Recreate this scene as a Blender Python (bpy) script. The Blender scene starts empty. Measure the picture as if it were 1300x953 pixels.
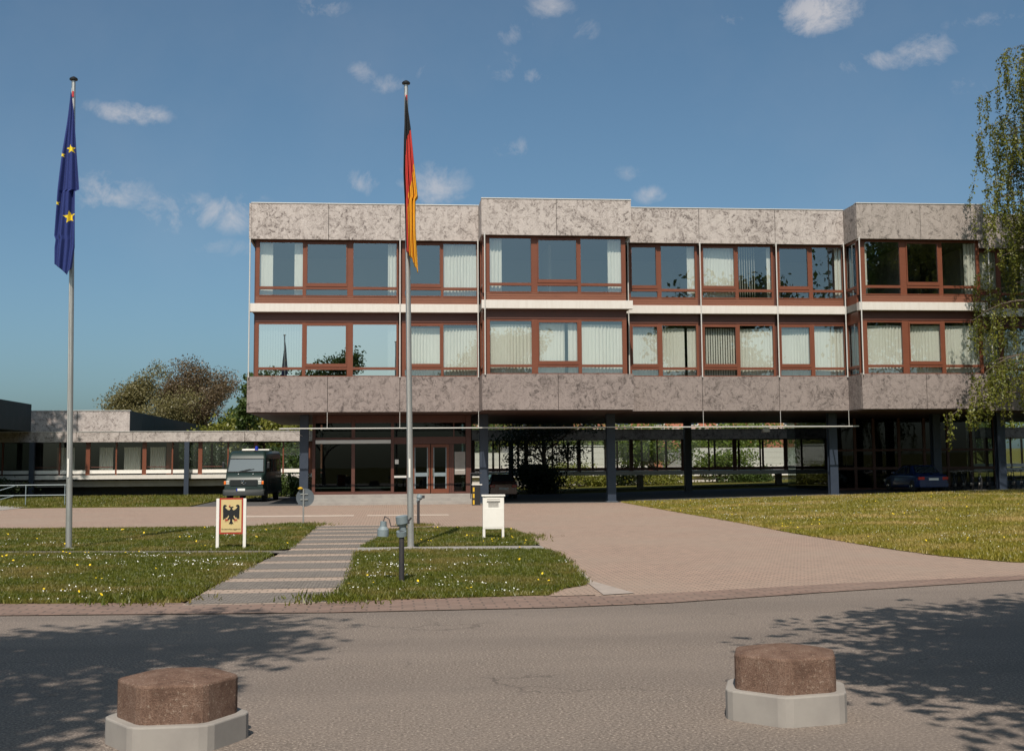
import bpy, bmesh, math, random
import numpy as np
from mathutils import Vector, Matrix
random.seed(7); rng = np.random.default_rng(11)
R = math.radians
scene = bpy.context.scene
col = scene.collection

# ------------------------------------------------------------------ camera
F, EYE = 1600.0, 1.95
PI_, RO, YA = math.atan(156.5 / F), R(-.4), R(5.5)
cf = Vector((math.sin(YA) * math.cos(PI_), math.cos(YA) * math.cos(PI_), math.sin(PI_)))
cr = Vector((math.cos(YA), -math.sin(YA), 0)); cu = cr.cross(cf)
Rx = cr * math.cos(RO) + cu * math.sin(RO); Ux = -cr * math.sin(RO) + cu * math.cos(RO)
cam = bpy.data.cameras.new('camera'); camo = bpy.data.objects.new('camera', cam); col.objects.link(camo)
cam.sensor_width = 36; cam.lens = F / 1300 * 36; cam.shift_y = -45 / 1300; cam.clip_end = 6000
M4 = Matrix((Rx, Ux, -cf)).transposed().to_4x4(); M4.translation = (0, 0, EYE)
camo.matrix_world = M4; scene.camera = camo

def ray(u, v):
    return (Rx * (u - 650) - Ux * (v - 431.5) + cf * F)
def at(u, v, Y):                       # point of the vertical plane y = Y
    d = ray(u, v); return Vector((0, 0, EYE)) + d * (Y / d.y)
def gz(x): return .02 * max(0.0, x - 11)
def gnd(u, v):                         # point of the ground
    d = ray(u, v); p = Vector((0, 0, EYE)) + d * (-EYE / d.z)
    if p.x > 11:
        t = (-.22 - EYE) / (d.z - .02 * d.x); p = Vector((0, 0, EYE)) + d * t
    return p

# ------------------------------------------------------------------ materials
def mat(name, build=None, color=(.5, .5, .5), rough=.8, metal=0, spec=.5, coat=0):
    m = bpy.data.materials.new(name); m.use_nodes = True
    nt = m.node_tree; b = nt.nodes['Principled BSDF']
    b.inputs['Base Color'].default_value = (*color, 1); b.inputs['Roughness'].default_value = rough
    b.inputs['Metallic'].default_value = metal; b.inputs['Specular IOR Level'].default_value = spec
    b.inputs['Coat Weight'].default_value = coat
    if build: build(nt, b)
    return m
def N(nt, t, **kw):
    n = nt.nodes.new(t)
    for k, v in kw.items():
        if k in n.inputs: n.inputs[k].default_value = v
        else: setattr(n, k, v)
    return n
def L(nt, a, b): nt.links.new(a, b)
def coords(nt, scale=(1, 1, 1), rot=(0, 0, 0), kind='Object'):
    tc = N(nt, 'ShaderNodeTexCoord'); mp = N(nt, 'ShaderNodeMapping')
    mp.inputs['Scale'].default_value = scale; mp.inputs['Rotation'].default_value = rot
    L(nt, tc.outputs[kind], mp.inputs['Vector']); return mp.outputs['Vector']
def noise(nt, vec, scale, detail=4, rough=.55, dist=0):
    n = N(nt, 'ShaderNodeTexNoise'); n.inputs['Scale'].default_value = scale; n.inputs['Detail'].default_value = detail
    n.inputs['Roughness'].default_value = rough; n.inputs['Distortion'].default_value = dist
    L(nt, vec, n.inputs['Vector']); return n.outputs['Fac']
def ramp(nt, fac, stops):
    r = N(nt, 'ShaderNodeValToRGB'); e = r.color_ramp.elements
    while len(e) < len(stops): e.new(.5)
    for i, (p, c) in enumerate(stops):
        e[i].position = p; e[i].color = (*c, 1) if len(c) == 3 else c
    L(nt, fac, r.inputs['Fac']); return r.outputs['Color']
def mix(nt, fac, a, b, mode='MIX'):
    m = N(nt, 'ShaderNodeMix', data_type='RGBA', blend_type=mode)
    for s, v in ((0, fac), (6, a), (7, b)):
        if isinstance(v, (int, float)): m.inputs[s].default_value = v
        elif isinstance(v, tuple): m.inputs[s].default_value = (*v, 1)
        else: L(nt, v, m.inputs[s])
    return m.outputs[2]
def math_(nt, op, a, b=0.0, clamp=False):
    m = N(nt, 'ShaderNodeMath', operation=op); m.use_clamp = clamp
    for s, v in ((0, a), (1, b)):
        if isinstance(v, (int, float)): m.inputs[s].default_value = v
        else: L(nt, v, m.inputs[s])
    return m.outputs[0]
def bump(nt, b, h, strength=.3, dist=.02):
    n = N(nt, 'ShaderNodeBump'); n.inputs['Strength'].default_value = strength; n.inputs['Distance'].default_value = dist
    L(nt, h, n.inputs['Height']); L(nt, n.outputs['Normal'], b.inputs['Normal'])

def stone(light, mid, dark, amount):
    def f(nt, b):
        v = coords(nt)
        w = noise(nt, v, .9, 3, .5)
        warp = N(nt, 'ShaderNodeVectorMath', operation='MULTIPLY_ADD')
        wc = N(nt, 'ShaderNodeTexNoise'); wc.inputs['Scale'].default_value = 1.6; wc.inputs['Detail'].default_value = 3; L(nt, v, wc.inputs['Vector'])
        L(nt, wc.outputs['Color'], warp.inputs[0]); warp.inputs[1].default_value = (1.3, 1.3, 1.3); L(nt, v, warp.inputs[2])
        vv = warp.outputs[0]
        n1 = noise(nt, vv, 3.3, 8, .72, .5); n2 = noise(nt, vv, 12, 6, .72, .4); n3 = noise(nt, v, .45, 3, .5)
        blot = math_(nt, 'ADD', math_(nt, 'MULTIPLY', n1, .62), math_(nt, 'MULTIPLY', n2, .38))
        blot = math_(nt, 'ADD', blot, math_(nt, 'MULTIPLY', math_(nt, 'SUBTRACT', n3, .5), .16))
        c = ramp(nt, blot, [(.40, dark), (.452, mid), (.515, light), (.68, tuple(x * 1.10 for x in light))])
        # vertical washes of dirt below the upper edge
        st = noise(nt, coords(nt, (3.2, 3.2, .25)), 1.6, 5, .6)
        sm = ramp(nt, st, [(.48, (0, 0, 0)), (.70, (1, 1, 1))])
        c = mix(nt, math_(nt, 'MULTIPLY', sm, .45), c, mid)
        c = mix(nt, math_(nt, 'MULTIPLY', noise(nt, v, 40, 3, .7), amount), c, dark)
        L(nt, c, b.inputs['Base Color'])
        bump(nt, b, math_(nt, 'ADD', n1, math_(nt, 'MULTIPLY', n2, .6)), .55, .06)
    return f
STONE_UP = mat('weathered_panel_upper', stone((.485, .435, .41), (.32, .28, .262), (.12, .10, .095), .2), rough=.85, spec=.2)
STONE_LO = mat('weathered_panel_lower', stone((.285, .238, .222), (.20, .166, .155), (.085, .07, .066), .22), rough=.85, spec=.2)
def wood_f(c1, c2):
    def f(nt, b):
        v = coords(nt, (1.2, 1.2, 9)); n = noise(nt, v, 2.5, 6, .6, .5); n2 = noise(nt, coords(nt), .8, 3)
        c = mix(nt, n, c1, c2); c = mix(nt, math_(nt, 'MULTIPLY', n2, .5), c, tuple(x * .55 for x in c1)); L(nt, c, b.inputs['Base Color'])
    return f
WOOD = mat('red_brown_frame', wood_f((.14, .043, .022), (.215, .068, .034)), rough=.45, spec=.4)
WOOD_DK = mat('dark_red_frame', wood_f((.075, .024, .016), (.12, .04, .025)), rough=.5)
def slats_f(nt, b):
    v = coords(nt); s = N(nt, 'ShaderNodeSeparateXYZ'); L(nt, v, s.inputs[0])
    w = math_(nt, 'FRACT', math_(nt, 'MULTIPLY', s.outputs[2], 9.5))
    g = math_(nt, 'LESS_THAN', w, .2)
    c = mix(nt, noise(nt, coords(nt, (.8, .8, 14)), 2, 5), (.13, .045, .024), (.24, .085, .042))
    c = mix(nt, math_(nt, 'MULTIPLY', g, .75), c, (.03, .012, .008)); L(nt, c, b.inputs['Base Color'])
    bump(nt, b, math_(nt, 'SUBTRACT', 1.0, g), .6, .02)
SLATS = mat('wood_slat_panel', slats_f, rough=.6)
def dirty(c, d, sc=2.0, amt=.5, r=None, stretch=(1, 1, 1)):
    def f(nt, b):
        v = coords(nt, stretch); n = noise(nt, v, sc, 6, .65)
        m = ramp(nt, n, [(.42, (0, 0, 0)), (.75, (1, 1, 1))])
        L(nt, mix(nt, math_(nt, 'MULTIPLY', m, amt), c, d), b.inputs['Base Color'])
        if r: L(nt, math_(nt, 'ADD', math_(nt, 'MULTIPLY', noise(nt, v, sc * 3), .25), r), b.inputs['Roughness'])
    return f
WHITE = mat('white_metal_strip', dirty((.61, .575, .535), (.48, .43, .38), 3, .45, stretch=(2.5, 1, .35)), rough=.5)
WHITE_P = mat('white_paint', dirty((.74, .71, .66), (.55, .52, .46), 4, .3), rough=.45)
STEEL = mat('stainless_steel', dirty((.50, .49, .47), (.34, .32, .30), 2, .5, .28, (1, 1, .3)), rough=.38, metal=.75)
ROD = mat('light_metal_rod', color=(.62, .60, .57), rough=.45, metal=.3)
BLUE_ST = mat('dark_blue_steel', dirty((.02, .03, .05), (.035, .045, .065), 2, .6), rough=.5)
BLUE_LT = mat('scuffed_blue_grey_steel', dirty((.07, .085, .10), (.13, .145, .155), 3, .6), rough=.6)
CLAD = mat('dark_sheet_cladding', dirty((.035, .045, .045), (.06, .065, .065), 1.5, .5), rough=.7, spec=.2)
STONE_R = mat('weathered_panel_shaded', stone((.37, .325, .30), (.25, .22, .20), (.10, .085, .08), .25), rough=.85, spec=.2)  # upper stone darkened: tree shade and vignette put into the colour besides grime
SOFFIT = mat('brown_soffit', dirty((.085, .045, .034), (.055, .03, .024), 1.2, .6), rough=.55)
DARK = mat('dark_joint', color=(.02, .018, .017), rough=.9)
ROOF = mat('roof_gravel', dirty((.17, .16, .15), (.10, .10, .09), 6, .5), rough=.95)
PLASTER = mat('interior_plaster', color=(.22, .21, .19), rough=.9)
INT_DK = mat('interior_dark', color=(.03, .03, .028), rough=.9)
def curtain_f(nt, b):
    c = mix(nt, noise(nt, coords(nt, (6, 6, .3)), 3, 3), (.56, .53, .47), (.74, .71, .65)); L(nt, c, b.inputs['Base Color'])
CURT = mat('cream_curtain', curtain_f, rough=.9, spec=.1)
def glass_mat(name, tint, base, rcol=(.9, .95, 1), rough=.0):
    m = bpy.data.materials.new(name); m.use_nodes = True; nt = m.node_tree; nt.nodes.clear()
    o = N(nt, 'ShaderNodeOutputMaterial'); tr = N(nt, 'ShaderNodeBsdfTransparent'); tr.inputs[0].default_value = (*tint, 1)
    gl = N(nt, 'ShaderNodeBsdfGlossy'); gl.inputs['Color'].default_value = (*rcol, 1); gl.inputs['Roughness'].default_value = rough
    # slight unevenness of the panes
    bn = N(nt, 'ShaderNodeBump'); bn.inputs['Strength'].default_value = .04; bn.inputs['Distance'].default_value = .01
    L(nt, noise(nt, coords(nt), .7, 1), bn.inputs['Height']); L(nt, bn.outputs[0], gl.inputs['Normal'])
    fr = N(nt, 'ShaderNodeLayerWeight'); fr.inputs['Blend'].default_value = .5
    fac = math_(nt, 'ADD', math_(nt, 'MULTIPLY', math_(nt, 'POWER', fr.outputs['Facing'], 5), 1 - base), base, True)
    mx = N(nt, 'ShaderNodeMixShader'); L(nt, fac, mx.inputs[0]); L(nt, tr.outputs[0], mx.inputs[1]); L(nt, gl.outputs[0], mx.inputs[2])
    L(nt, mx.outputs[0], o.inputs[0]); return m
GLASS = glass_mat('window_glass', (.86, .90, .88), .20, (.80, .92, 1))
GLASS_B = glass_mat('mirror_coated_glass', (.55, .6, .6), .62, (.92, .97, 1))
GLASS_D = glass_mat('dark_tinted_glass', (.26, .31, .29), .025)
GLASS_C = glass_mat('clear_glass', (.86, .9, .88), .05)

def asphalt_f(nt, b):
    v = coords(nt); sp = noise(nt, v, 42, 2, .8); sp2 = noise(nt, v, 21, 4, .8); big = noise(nt, v, .35, 5, .6); mid = noise(nt, v, 3, 5, .6)
    c = ramp(nt, sp, [(.34, (.075, .06, .05)), (.5, (.19, .155, .131)), (.60, (.285, .232, .195)), (.68, (.60, .52, .44))])
    c = mix(nt, ramp(nt, sp2, [(.45, (0, 0, 0)), (.62, (.4, .4, .4))]), c, (.17, .14, .118))
    c = mix(nt, ramp(nt, big, [(.4, (0, 0, 0)), (.65, (.4, .4, .4))]), c, (.23, .19, .162))
    c = mix(nt, ramp(nt, mid, [(.5, (0, 0, 0)), (.75, (.25, .25, .25))]), c, (.12, .105, .095))
    # worn patches, darker wheel tracks along the road and fine cracks
    tr = noise(nt, coords(nt, (.06, 1.0, 1)), .55, 3, .5); c = mix(nt, math_(nt, 'MULTIPLY', ramp(nt, tr, [(.48, (0, 0, 0)), (.62, (1, 1, 1))]), .28), c, (.12, .10, .088))
    vo = N(nt, 'ShaderNodeTexVoronoi', feature='DISTANCE_TO_EDGE'); vo.inputs['Scale'].default_value = .42
    wv = N(nt, 'ShaderNodeVectorMath', operation='MULTIPLY_ADD'); wt = N(nt, 'ShaderNodeTexNoise'); wt.inputs['Scale'].default_value = 2.5; wt.inputs['Detail'].default_value = 6; L(nt, v, wt.inputs['Vector']); L(nt, wt.outputs['Color'], wv.inputs[0]); wv.inputs[1].default_value = (.9, .9, 0); L(nt, v, wv.inputs[2]); L(nt, wv.outputs[0], vo.inputs['Vector'])
    ck = ramp(nt, vo.outputs['Distance'], [(.0, (1, 1, 1)), (.009, (0, 0, 0))]); ck = math_(nt, 'MULTIPLY', ck, ramp(nt, noise(nt, v, .5, 2), [(.55, (0, 0, 0)), (.62, (1, 1, 1))]))
    c = mix(nt, math_(nt, 'MULTIPLY', ck, .7), c, (.06, .05, .045))
    L(nt, c, b.inputs['Base Color']); bump(nt, b, math_(nt, 'ADD', sp, sp2), .22, .01)
ASPHALT = mat('asphalt', asphalt_f, rough=.9, spec=.25)
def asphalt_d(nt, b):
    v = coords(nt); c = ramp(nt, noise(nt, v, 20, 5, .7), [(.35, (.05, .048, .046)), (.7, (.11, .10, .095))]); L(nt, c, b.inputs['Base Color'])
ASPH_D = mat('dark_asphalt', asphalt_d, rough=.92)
def brick_f(c1, c2, joint, w, h, rot=0, off=.5, patch=(.2, .18, .16), pa=.5):
    def f(nt, b):
        v = coords(nt, rot=(0, 0, rot)); t = N(nt, 'ShaderNodeTexBrick'); L(nt, v, t.inputs['Vector'])
        t.inputs['Scale'].default_value = 1; t.inputs['Brick Width'].default_value = w; t.inputs['Row Height'].default_value = h
        t.inputs['Mortar Size'].default_value = .014; t.inputs['Color1'].default_value = (*c1, 1); t.inputs['Color2'].default_value = (*c2, 1)
        t.inputs['Mortar'].default_value = (*joint, 1); t.offset = off; t.inputs['Bias'].default_value = -.1
        v2 = coords(nt); n = noise(nt, v2, .28, 6, .62); m = ramp(nt, n, [(.42, (0, 0, 0)), (.68, (1, 1, 1))])
        c = mix(nt, math_(nt, 'MULTIPLY', m, pa), t.outputs[0], patch)
        n2 = noise(nt, v2, 2.2, 6, .7); c = mix(nt, math_(nt, 'MULTIPLY', ramp(nt, n2, [(.45, (0, 0, 0)), (.7, (1, 1, 1))]), .35), c, tuple(x * .7 for x in c1))
        c = mix(nt, math_(nt, 'MULTIPLY', noise(nt, v2, 45, 3, .7), .35), c, tuple(x * .6 for x in c1))
        L(nt, c, b.inputs['Base Color']); bump(nt, b, math_(nt, 'SUBTRACT', 1.0, t.outputs['Fac']), .5, .01)
    return f
PAVE = mat('pink_paving_blocks', brick_f((.46, .325, .255), (.32, .235, .19), (.13, .10, .08), .2, .1, 0, patch=(.31, .25, .20), pa=.65), rough=.9, spec=.2)
WALK_P = mat('pink_walk_blocks', brick_f((.47, .355, .28), (.40, .31, .25), (.2, .16, .13), .2, .2, 0), rough=.9, spec=.2)
WALK_G = mat('grey_cobbles', brick_f((.27, .235, .205), (.165, .148, .134), (.09, .078, .068), .11, .105, 0, patch=(.2, .18, .165)), rough=.9, spec=.2)
COBBLE = mat('red_cobbles', brick_f((.27, .18, .145), (.19, .135, .11), (.09, .072, .062), .32, .17, 0, patch=(.29, .22, .18), pa=.6), rough=.9, spec=.2)
EDGE = mat('pale_edging', dirty((.36, .30, .26), (.2, .17, .15), 3, .6), rough=.9)
EDGE_L = mat('worn_pale_marking', dirty((.52, .43, .36), (.36, .27, .22), 3, .7), rough=.9)
CONC = mat('grey_concrete', dirty((.30, .275, .25), (.19, .17, .16), 2.2, .6), rough=.9)
def lawn_f(nt, b):
    v = coords(nt); n = noise(nt, v, .5, 6, .6); n2 = noise(nt, v, 14, 5, .7)
    c = ramp(nt, n, [(.35, (.075, .078, .012)), (.55, (.135, .115, .025)), (.72, (.22, .155, .06))])
    c = mix(nt, math_(nt, 'MULTIPLY', n2, .6), c, (.035, .045, .01)); L(nt, c, b.inputs['Base Color']); bump(nt, b, n2, .6, .04)
LAWN = mat('lawn_turf', lawn_f, rough=1, spec=.1)
def leaf_mat(name, a, c2, patch=None, ps=.45, trans=.35, hs=3.0, dry=None):
    m = bpy.data.materials.new(name); m.use_nodes = True; nt = m.node_tree; nt.nodes.clear()
    o = N(nt, 'ShaderNodeOutputMaterial'); v = coords(nt)
    c = mix(nt, ramp(nt, noise(nt, v, hs, 2, .6), [(.35, (0, 0, 0)), (.65, (1, 1, 1))]), a, c2)
    if patch: c = mix(nt, ramp(nt, noise(nt, v, ps, 5, .6), [(.47, (0, 0, 0)), (.68, (.85, .85, .85))]), c, patch)
    d = N(nt, 'ShaderNodeBsdfDiffuse'); t = N(nt, 'ShaderNodeBsdfTranslucent'); L(nt, c, d.inputs[0]); L(nt, c, t.inputs[0])
    mx = N(nt, 'ShaderNodeMixShader'); mx.inputs[0].default_value = trans; L(nt, d.outputs[0], mx.inputs[1]); L(nt, t.outputs[0], mx.inputs[2])
    g = N(nt, 'ShaderNodeBsdfGlossy'); g.inputs['Roughness'].default_value = .45; g.inputs['Color'].default_value = (.8, .8, .8, 1)
    m2 = N(nt, 'ShaderNodeMixShader'); m2.inputs[0].default_value = .03; L(nt, mx.outputs[0], m2.inputs[1]); L(nt, g.outputs[0], m2.inputs[2])
    L(nt, m2.outputs[0], o.inputs[0]); return m
BLADE = leaf_mat('grass_blades', (.058, .082, .008), (.15, .155, .016), (.25, .185, .055), .55, .3, 9)
BLADE_DRY = leaf_mat('dry_grass_blades', (.15, .15, .014), (.32, .26, .035), (.50, .34, .13), .35, .3, 9)
LEAF_G = leaf_mat('green_leaves', (.045, .075, .016), (.09, .13, .03))
LEAF_Y = leaf_mat('yellow_green_leaves', (.12, .14, .02), (.24, .23, .04))
LEAF_S = leaf_mat('fresh_green_leaves', (.08, .12, .015), (.16, .20, .03))
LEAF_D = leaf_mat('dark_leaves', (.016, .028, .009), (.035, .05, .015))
LEAF_O = leaf_mat('olive_spring_leaves', (.15, .13, .05), (.21, .185, .075))
LEAF_B = leaf_mat('brown_spring_leaves', (.11, .075, .045), (.165, .12, .06))
LEAF_BI = leaf_mat('birch_leaves', (.085, .105, .014), (.21, .21, .032), hs=2.0)
BARK = mat('bark', dirty((.13, .10, .08), (.06, .05, .04), 6, .7), rough=.95)
BARK_BI = mat('birch_bark', dirty((.55, .52, .48), (.06, .05, .05), 5, .9, stretch=(1, 1, 3)), rough=.8)
BLACK = mat('black_paint', color=(.012, .012, .013), rough=.45)
RUBBER = mat('rubber', color=(.02, .02, .02), rough=.85)
LAMPGREY = mat('blue_grey_lamp_paint', dirty((.17, .21, .23), (.26, .30, .31), 5, .5), rough=.45)
IRON = mat('dark_iron', dirty((.028, .026, .03), (.07, .055, .05), 5, .5), rough=.6)
GOLD = mat('gold_board', dirty((.56, .43, .20), (.48, .36, .17), 5, .4), rough=.6)
RED = mat('red_paint', color=(.36, .035, .02), rough=.5)
F_BLACK = mat('black_cloth', color=(.012, .012, .014), rough=.9)
F_RED = mat('red_cloth', color=(.50, .04, .03), rough=.85)
F_GOLD = mat('gold_cloth', color=(.70, .33, .012), rough=.85)
F_BLUE = mat('blue_cloth', color=(.013, .027, .145), rough=.85)
F_STAR = mat('yellow_star_cloth', color=(.75, .55, .02), rough=.8)
VAN_G = mat('dark_green_van_paint', dirty((.009, .023, .020), (.020, .030, .027), 2, .35), rough=.42, coat=.15)
AMBER = mat('amber_lens', color=(.75, .16, .02), rough=.25)
LENS = mat('clear_lens', color=(.55, .55, .52), rough=.15, metal=.4)
REDL = mat('red_lens', color=(.45, .012, .012), rough=.2, coat=.5)
BLUEL = mat('blue_beacon_lens', color=(.01, .03, .35), rough=.2, coat=.5)
CHROME = mat('chrome', color=(.7, .7, .7), rough=.12, metal=1)
PLATE = mat('plate_white', color=(.7, .7, .68), rough=.5)
CAR_B = mat('blue_car_paint', color=(.006, .02, .085), rough=.3, coat=.5)
CAR_R = mat('dark_red_car_paint', color=(.05, .012, .018), rough=.25, metal=.2, coat=1)
YELLOW = mat('yellow_paint', color=(.6, .36, .02), rough=.5)
def sand_f(nt, b):
    v = coords(nt); n = noise(nt, v, 6, 6, .7); g_ = noise(nt, v, 110, 3, .8); p = noise(nt, v, 38, 4, .75)
    c = ramp(nt, n, [(.35, (.13, .08, .06)), (.5, (.23, .145, .108)), (.7, (.29, .20, .155))]); c = mix(nt, ramp(nt, g_, [(.42, (.75, .75, .75)), (.6, (0, 0, 0))]), c, (.10, .06, .045))
    c = mix(nt, ramp(nt, p, [(.58, (0, 0, 0)), (.66, (.7, .7, .7))]), c, (.36, .28, .22)); L(nt, c, b.inputs['Base Color']); bump(nt, b, math_(nt, 'ADD', g_, p), .8, .012)
SANDST = mat('sandstone_cap', sand_f, rough=.95, spec=.12)
PLANK = mat('ribbed_white_wall', color=(.52, .48, .45), rough=.8)
BRICKW = mat('red_brick_wall', dirty((.36, .13, .08), (.25, .10, .07), 6, .5), rough=.9)

# ------------------------------------------------------------------ mesh building
class MB:
    def __init__(s): s.v = []; s.f = []; s.m = []; s.mi = 0
    def quad(s, *p):
        i = len(s.v); s.v += [tuple(q) for q in p]; s.f.append(tuple(range(i, i + len(p)))); s.m.append(s.mi)
    def box(s, x0, x1, y0, y1, z0, z1):
        i = len(s.v)
        s.v += [(x0, y0, z0), (x1, y0, z0), (x1, y1, z0), (x0, y1, z0), (x0, y0, z1), (x1, y0, z1), (x1, y1, z1), (x0, y1, z1)]
        for f in ((0, 3, 2, 1), (4, 5, 6, 7), (0, 1, 5, 4), (1, 2, 6, 5), (2, 3, 7, 6), (3, 0, 4, 7)):
            s.f.append(tuple(i + k for k in f)); s.m.append(s.mi)
    def tube(s, p0, p1, r0, r1=None, n=10, cap=True):
        r1 = r0 if r1 is None else r1
        p0, p1 = Vector(p0), Vector(p1); d = p1 - p0
        if d.length < 1e-6: return
        d.normalize(); a = d.orthogonal().normalized(); b = d.cross(a); i = len(s.v)
        for p, r in ((p0, r0), (p1, r1)):
            for k in range(n):
                t = 2 * math.pi * k / n; q = p + (a * math.cos(t) + b * math.sin(t)) * r; s.v.append(tuple(q))
        for k in range(n):
            s.f.append((i + k, i + (k + 1) % n, i + n + (k + 1) % n, i + n + k)); s.m.append(s.mi)
        if cap:
            s.f.append(tuple(i + k for k in reversed(range(n)))); s.m.append(s.mi)
            s.f.append(tuple(i + n + k for k in range(n))); s.m.append(s.mi)
    def path(s, pts, r, n=8):
        for a, b in zip(pts[:-1], pts[1:]): s.tube(a, b, r, n=n)
    def lathe(s, prof, c=(0, 0, 0), n=24, axis='z'):
        i = len(s.v)
        for r, z in prof:
            for k in range(n):
                t = 2 * math.pi * k / n; x, y = r * math.cos(t), r * math.sin(t)
                s.v.append((c[0] + x, c[1] + y, c[2] + z) if axis == 'z' else ((c[0] + z, c[1] + x, c[2] + y) if axis == 'x' else (c[0] + x, c[1] + z, c[2] + y)))
        for j in range(len(prof) - 1):
            for k in range(n):
                a = i + j * n; s.f.append((a + k, a + (k + 1) % n, a + n + (k + 1) % n, a + n + k)); s.m.append(s.mi)
        s.f.append(tuple(i + k for k in range(n))); s.m.append(s.mi)
        s.f.append(tuple(i + (len(prof) - 1) * n + k for k in range(n))); s.m.append(s.mi)
    def prism(s, poly, a0, a1, axis='y'):
        i = len(s.v); n = len(poly)
        for a in (a0, a1):
            for p, q in poly: s.v.append((p, a, q) if axis == 'y' else ((a, p, q) if axis == 'x' else (p, q, a)))
        s.f.append(tuple(range(i, i + n))); s.m.append(s.mi); s.f.append(tuple(range(i + 2 * n - 1, i + n - 1, -1))); s.m.append(s.mi)
        for k in range(n):
            s.f.append((i + k, i + n + k, i + n + (k + 1) % n, i + (k + 1) % n)); s.m.append(s.mi)
    def build(s, name, m, parent=None, smooth=False, bevel=0, recalc=True, loc=None):
        off = Vector((0, 0, 0))
        if parent is not None:
            p = parent
            while p is not None: off += Vector(p.location); p = p.parent
        me = bpy.data.meshes.new(name)
        o = bpy.data.objects.new(name, me)
        if loc is not None: o.location = Vector(loc); off = off + Vector(loc)
        me.from_pydata([(x - off.x, y - off.y, z - off.z) for x, y, z in s.v], [], s.f)
        ms = m if isinstance(m, (list, tuple)) else [m]
        for q in ms: me.materials.append(q)
        me.polygons.foreach_set('material_index', s.m)
        if recalc:
            bm = bmesh.new(); bm.from_mesh(me); bmesh.ops.recalc_face_normals(bm, faces=bm.faces); bm.to_mesh(me); bm.free()
        if smooth: me.polygons.foreach_set('use_smooth', [True] * len(me.polygons))
        me.update()
        if smooth:
            try: me.set_sharp_from_angle(angle=R(40))
            except Exception: pass
        col.objects.link(o); o.parent = parent
        if bevel:
            b = o.modifiers.new('bevel', 'BEVEL'); b.width = bevel; b.segments = 2; b.limit_method = 'ANGLE'
        return o
def empty(name, loc=(0, 0, 0), rz=0):
    o = bpy.data.objects.new(name, None); o.location = loc; o.rotation_euler = (0, 0, rz); o.empty_display_size = .1; col.objects.link(o); return o
def tag(o, label=None, cat=None, group=None, kind=None):
    for k, v in (('label', label), ('category', cat), ('group', group), ('kind', kind)):
        if v: o[k] = v
    return o
def kids(o): return [c for c in bpy.data.objects if c.parent == o]
def copy_tree(o, parent=None):
    c = o.copy(); col.objects.link(c); c.parent = parent
    for ch in kids(o): copy_tree(ch, c)
    return c

# ------------------------------------------------------------------ world
SUN_EL, SUN_AZ = 50.0, 10.9
w = bpy.data.worlds.new('World'); scene.world = w; w.use_nodes = True; nt = w.node_tree; bg = nt.nodes['Background']
sky = N(nt, 'ShaderNodeTexSky', sky_type='NISHITA'); sky.sun_disc = False; sky.sun_elevation = R(SUN_EL); sky.sun_rotation = R(180 + SUN_AZ)
sky.air_density = .7; sky.dust_density = 2.5; sky.ozone_density = 2.0
tc = N(nt, 'ShaderNodeTexCoord'); nv = tc.outputs['Generated']
wn = N(nt, 'ShaderNodeTexNoise'); wn.inputs['Scale'].default_value = 22; wn.inputs['Detail'].default_value = 9; wn.inputs['Roughness'].default_value = .68; L(nt, nv, wn.inputs['Vector'])
clouds = None
for (u, v_, ru, rv, a) in [(163, 143, 38, 12, .75), (145, 245, 34, 26, .6), (270, 270, 85, 20, .62), (145, 262, 34, 12, .45), (1040, 14, 38, 22, .95), (1110, 78, 34, 12, .62), (1165, 66, 34, 16, .5),
                          (1245, 100, 30, 14, .3), (460, 92, 14, 12, .5), (495, 108, 22, 9, .35), (535, 85, 12, 14, .3), (460, 232, 22, 14, .5), (548, 238, 38, 26, .62), (652, 190, 20, 14, .5), (655, 40, 22, 14, .4),
                          (685, 97, 22, 8, .45), (640, 85, 16, 14, .3), (700, 8, 26, 12, .55), (825, 247, 16, 9, .5), (800, 220, 20, 8, .3), (410, 8, 26, 10, .45), (740, 35, 16, 16, .3), (925, 25, 16, 8, .35), (1265, 25, 40, 8, .35), (300, 315, 40, 9, .3)]:
    d = ray(u, v_).normalized()
    sub = N(nt, 'ShaderNodeVectorMath', operation='SUBTRACT'); L(nt, nv, sub.inputs[0]); sub.inputs[1].default_value = d
    dx = N(nt, 'ShaderNodeVectorMath', operation='DOT_PRODUCT'); L(nt, sub.outputs[0], dx.inputs[0]); dx.inputs[1].default_value = cr * (F / ru)
    dz = N(nt, 'ShaderNodeVectorMath', operation='DOT_PRODUCT'); L(nt, sub.outputs[0], dz.inputs[0]); dz.inputs[1].default_value = Vector((0, 0, F / rv))
    df = N(nt, 'ShaderNodeVectorMath', operation='DOT_PRODUCT'); L(nt, nv, df.inputs[0]); df.inputs[1].default_value = d
    rr = math_(nt, 'ADD', math_(nt, 'POWER', math_(nt, 'ABSOLUTE', dx.outputs['Value']), 2), math_(nt, 'POWER', math_(nt, 'ABSOLUTE', dz.outputs['Value']), 2))
    k = math_(nt, 'SUBTRACT', 1.0, math_(nt, 'MULTIPLY', rr, .45), True)
    k = math_(nt, 'MULTIPLY', k, math_(nt, 'GREATER_THAN', df.outputs['Value'], .5))
    k = math_(nt, 'MULTIPLY', k, a)
    clouds = k if clouds is None else math_(nt, 'MAXIMUM', clouds, k)
wn.inputs['Scale'].default_value = 26; wn.inputs['Distortion'].default_value = .5
wisp = math_(nt, 'ADD', math_(nt, 'MULTIPLY', clouds, 1.55), math_(nt, 'MULTIPLY', math_(nt, 'SUBTRACT', wn.outputs['Fac'], .5), 4.2))
wisp = math_(nt, 'SUBTRACT', wisp, .42, True)
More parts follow.
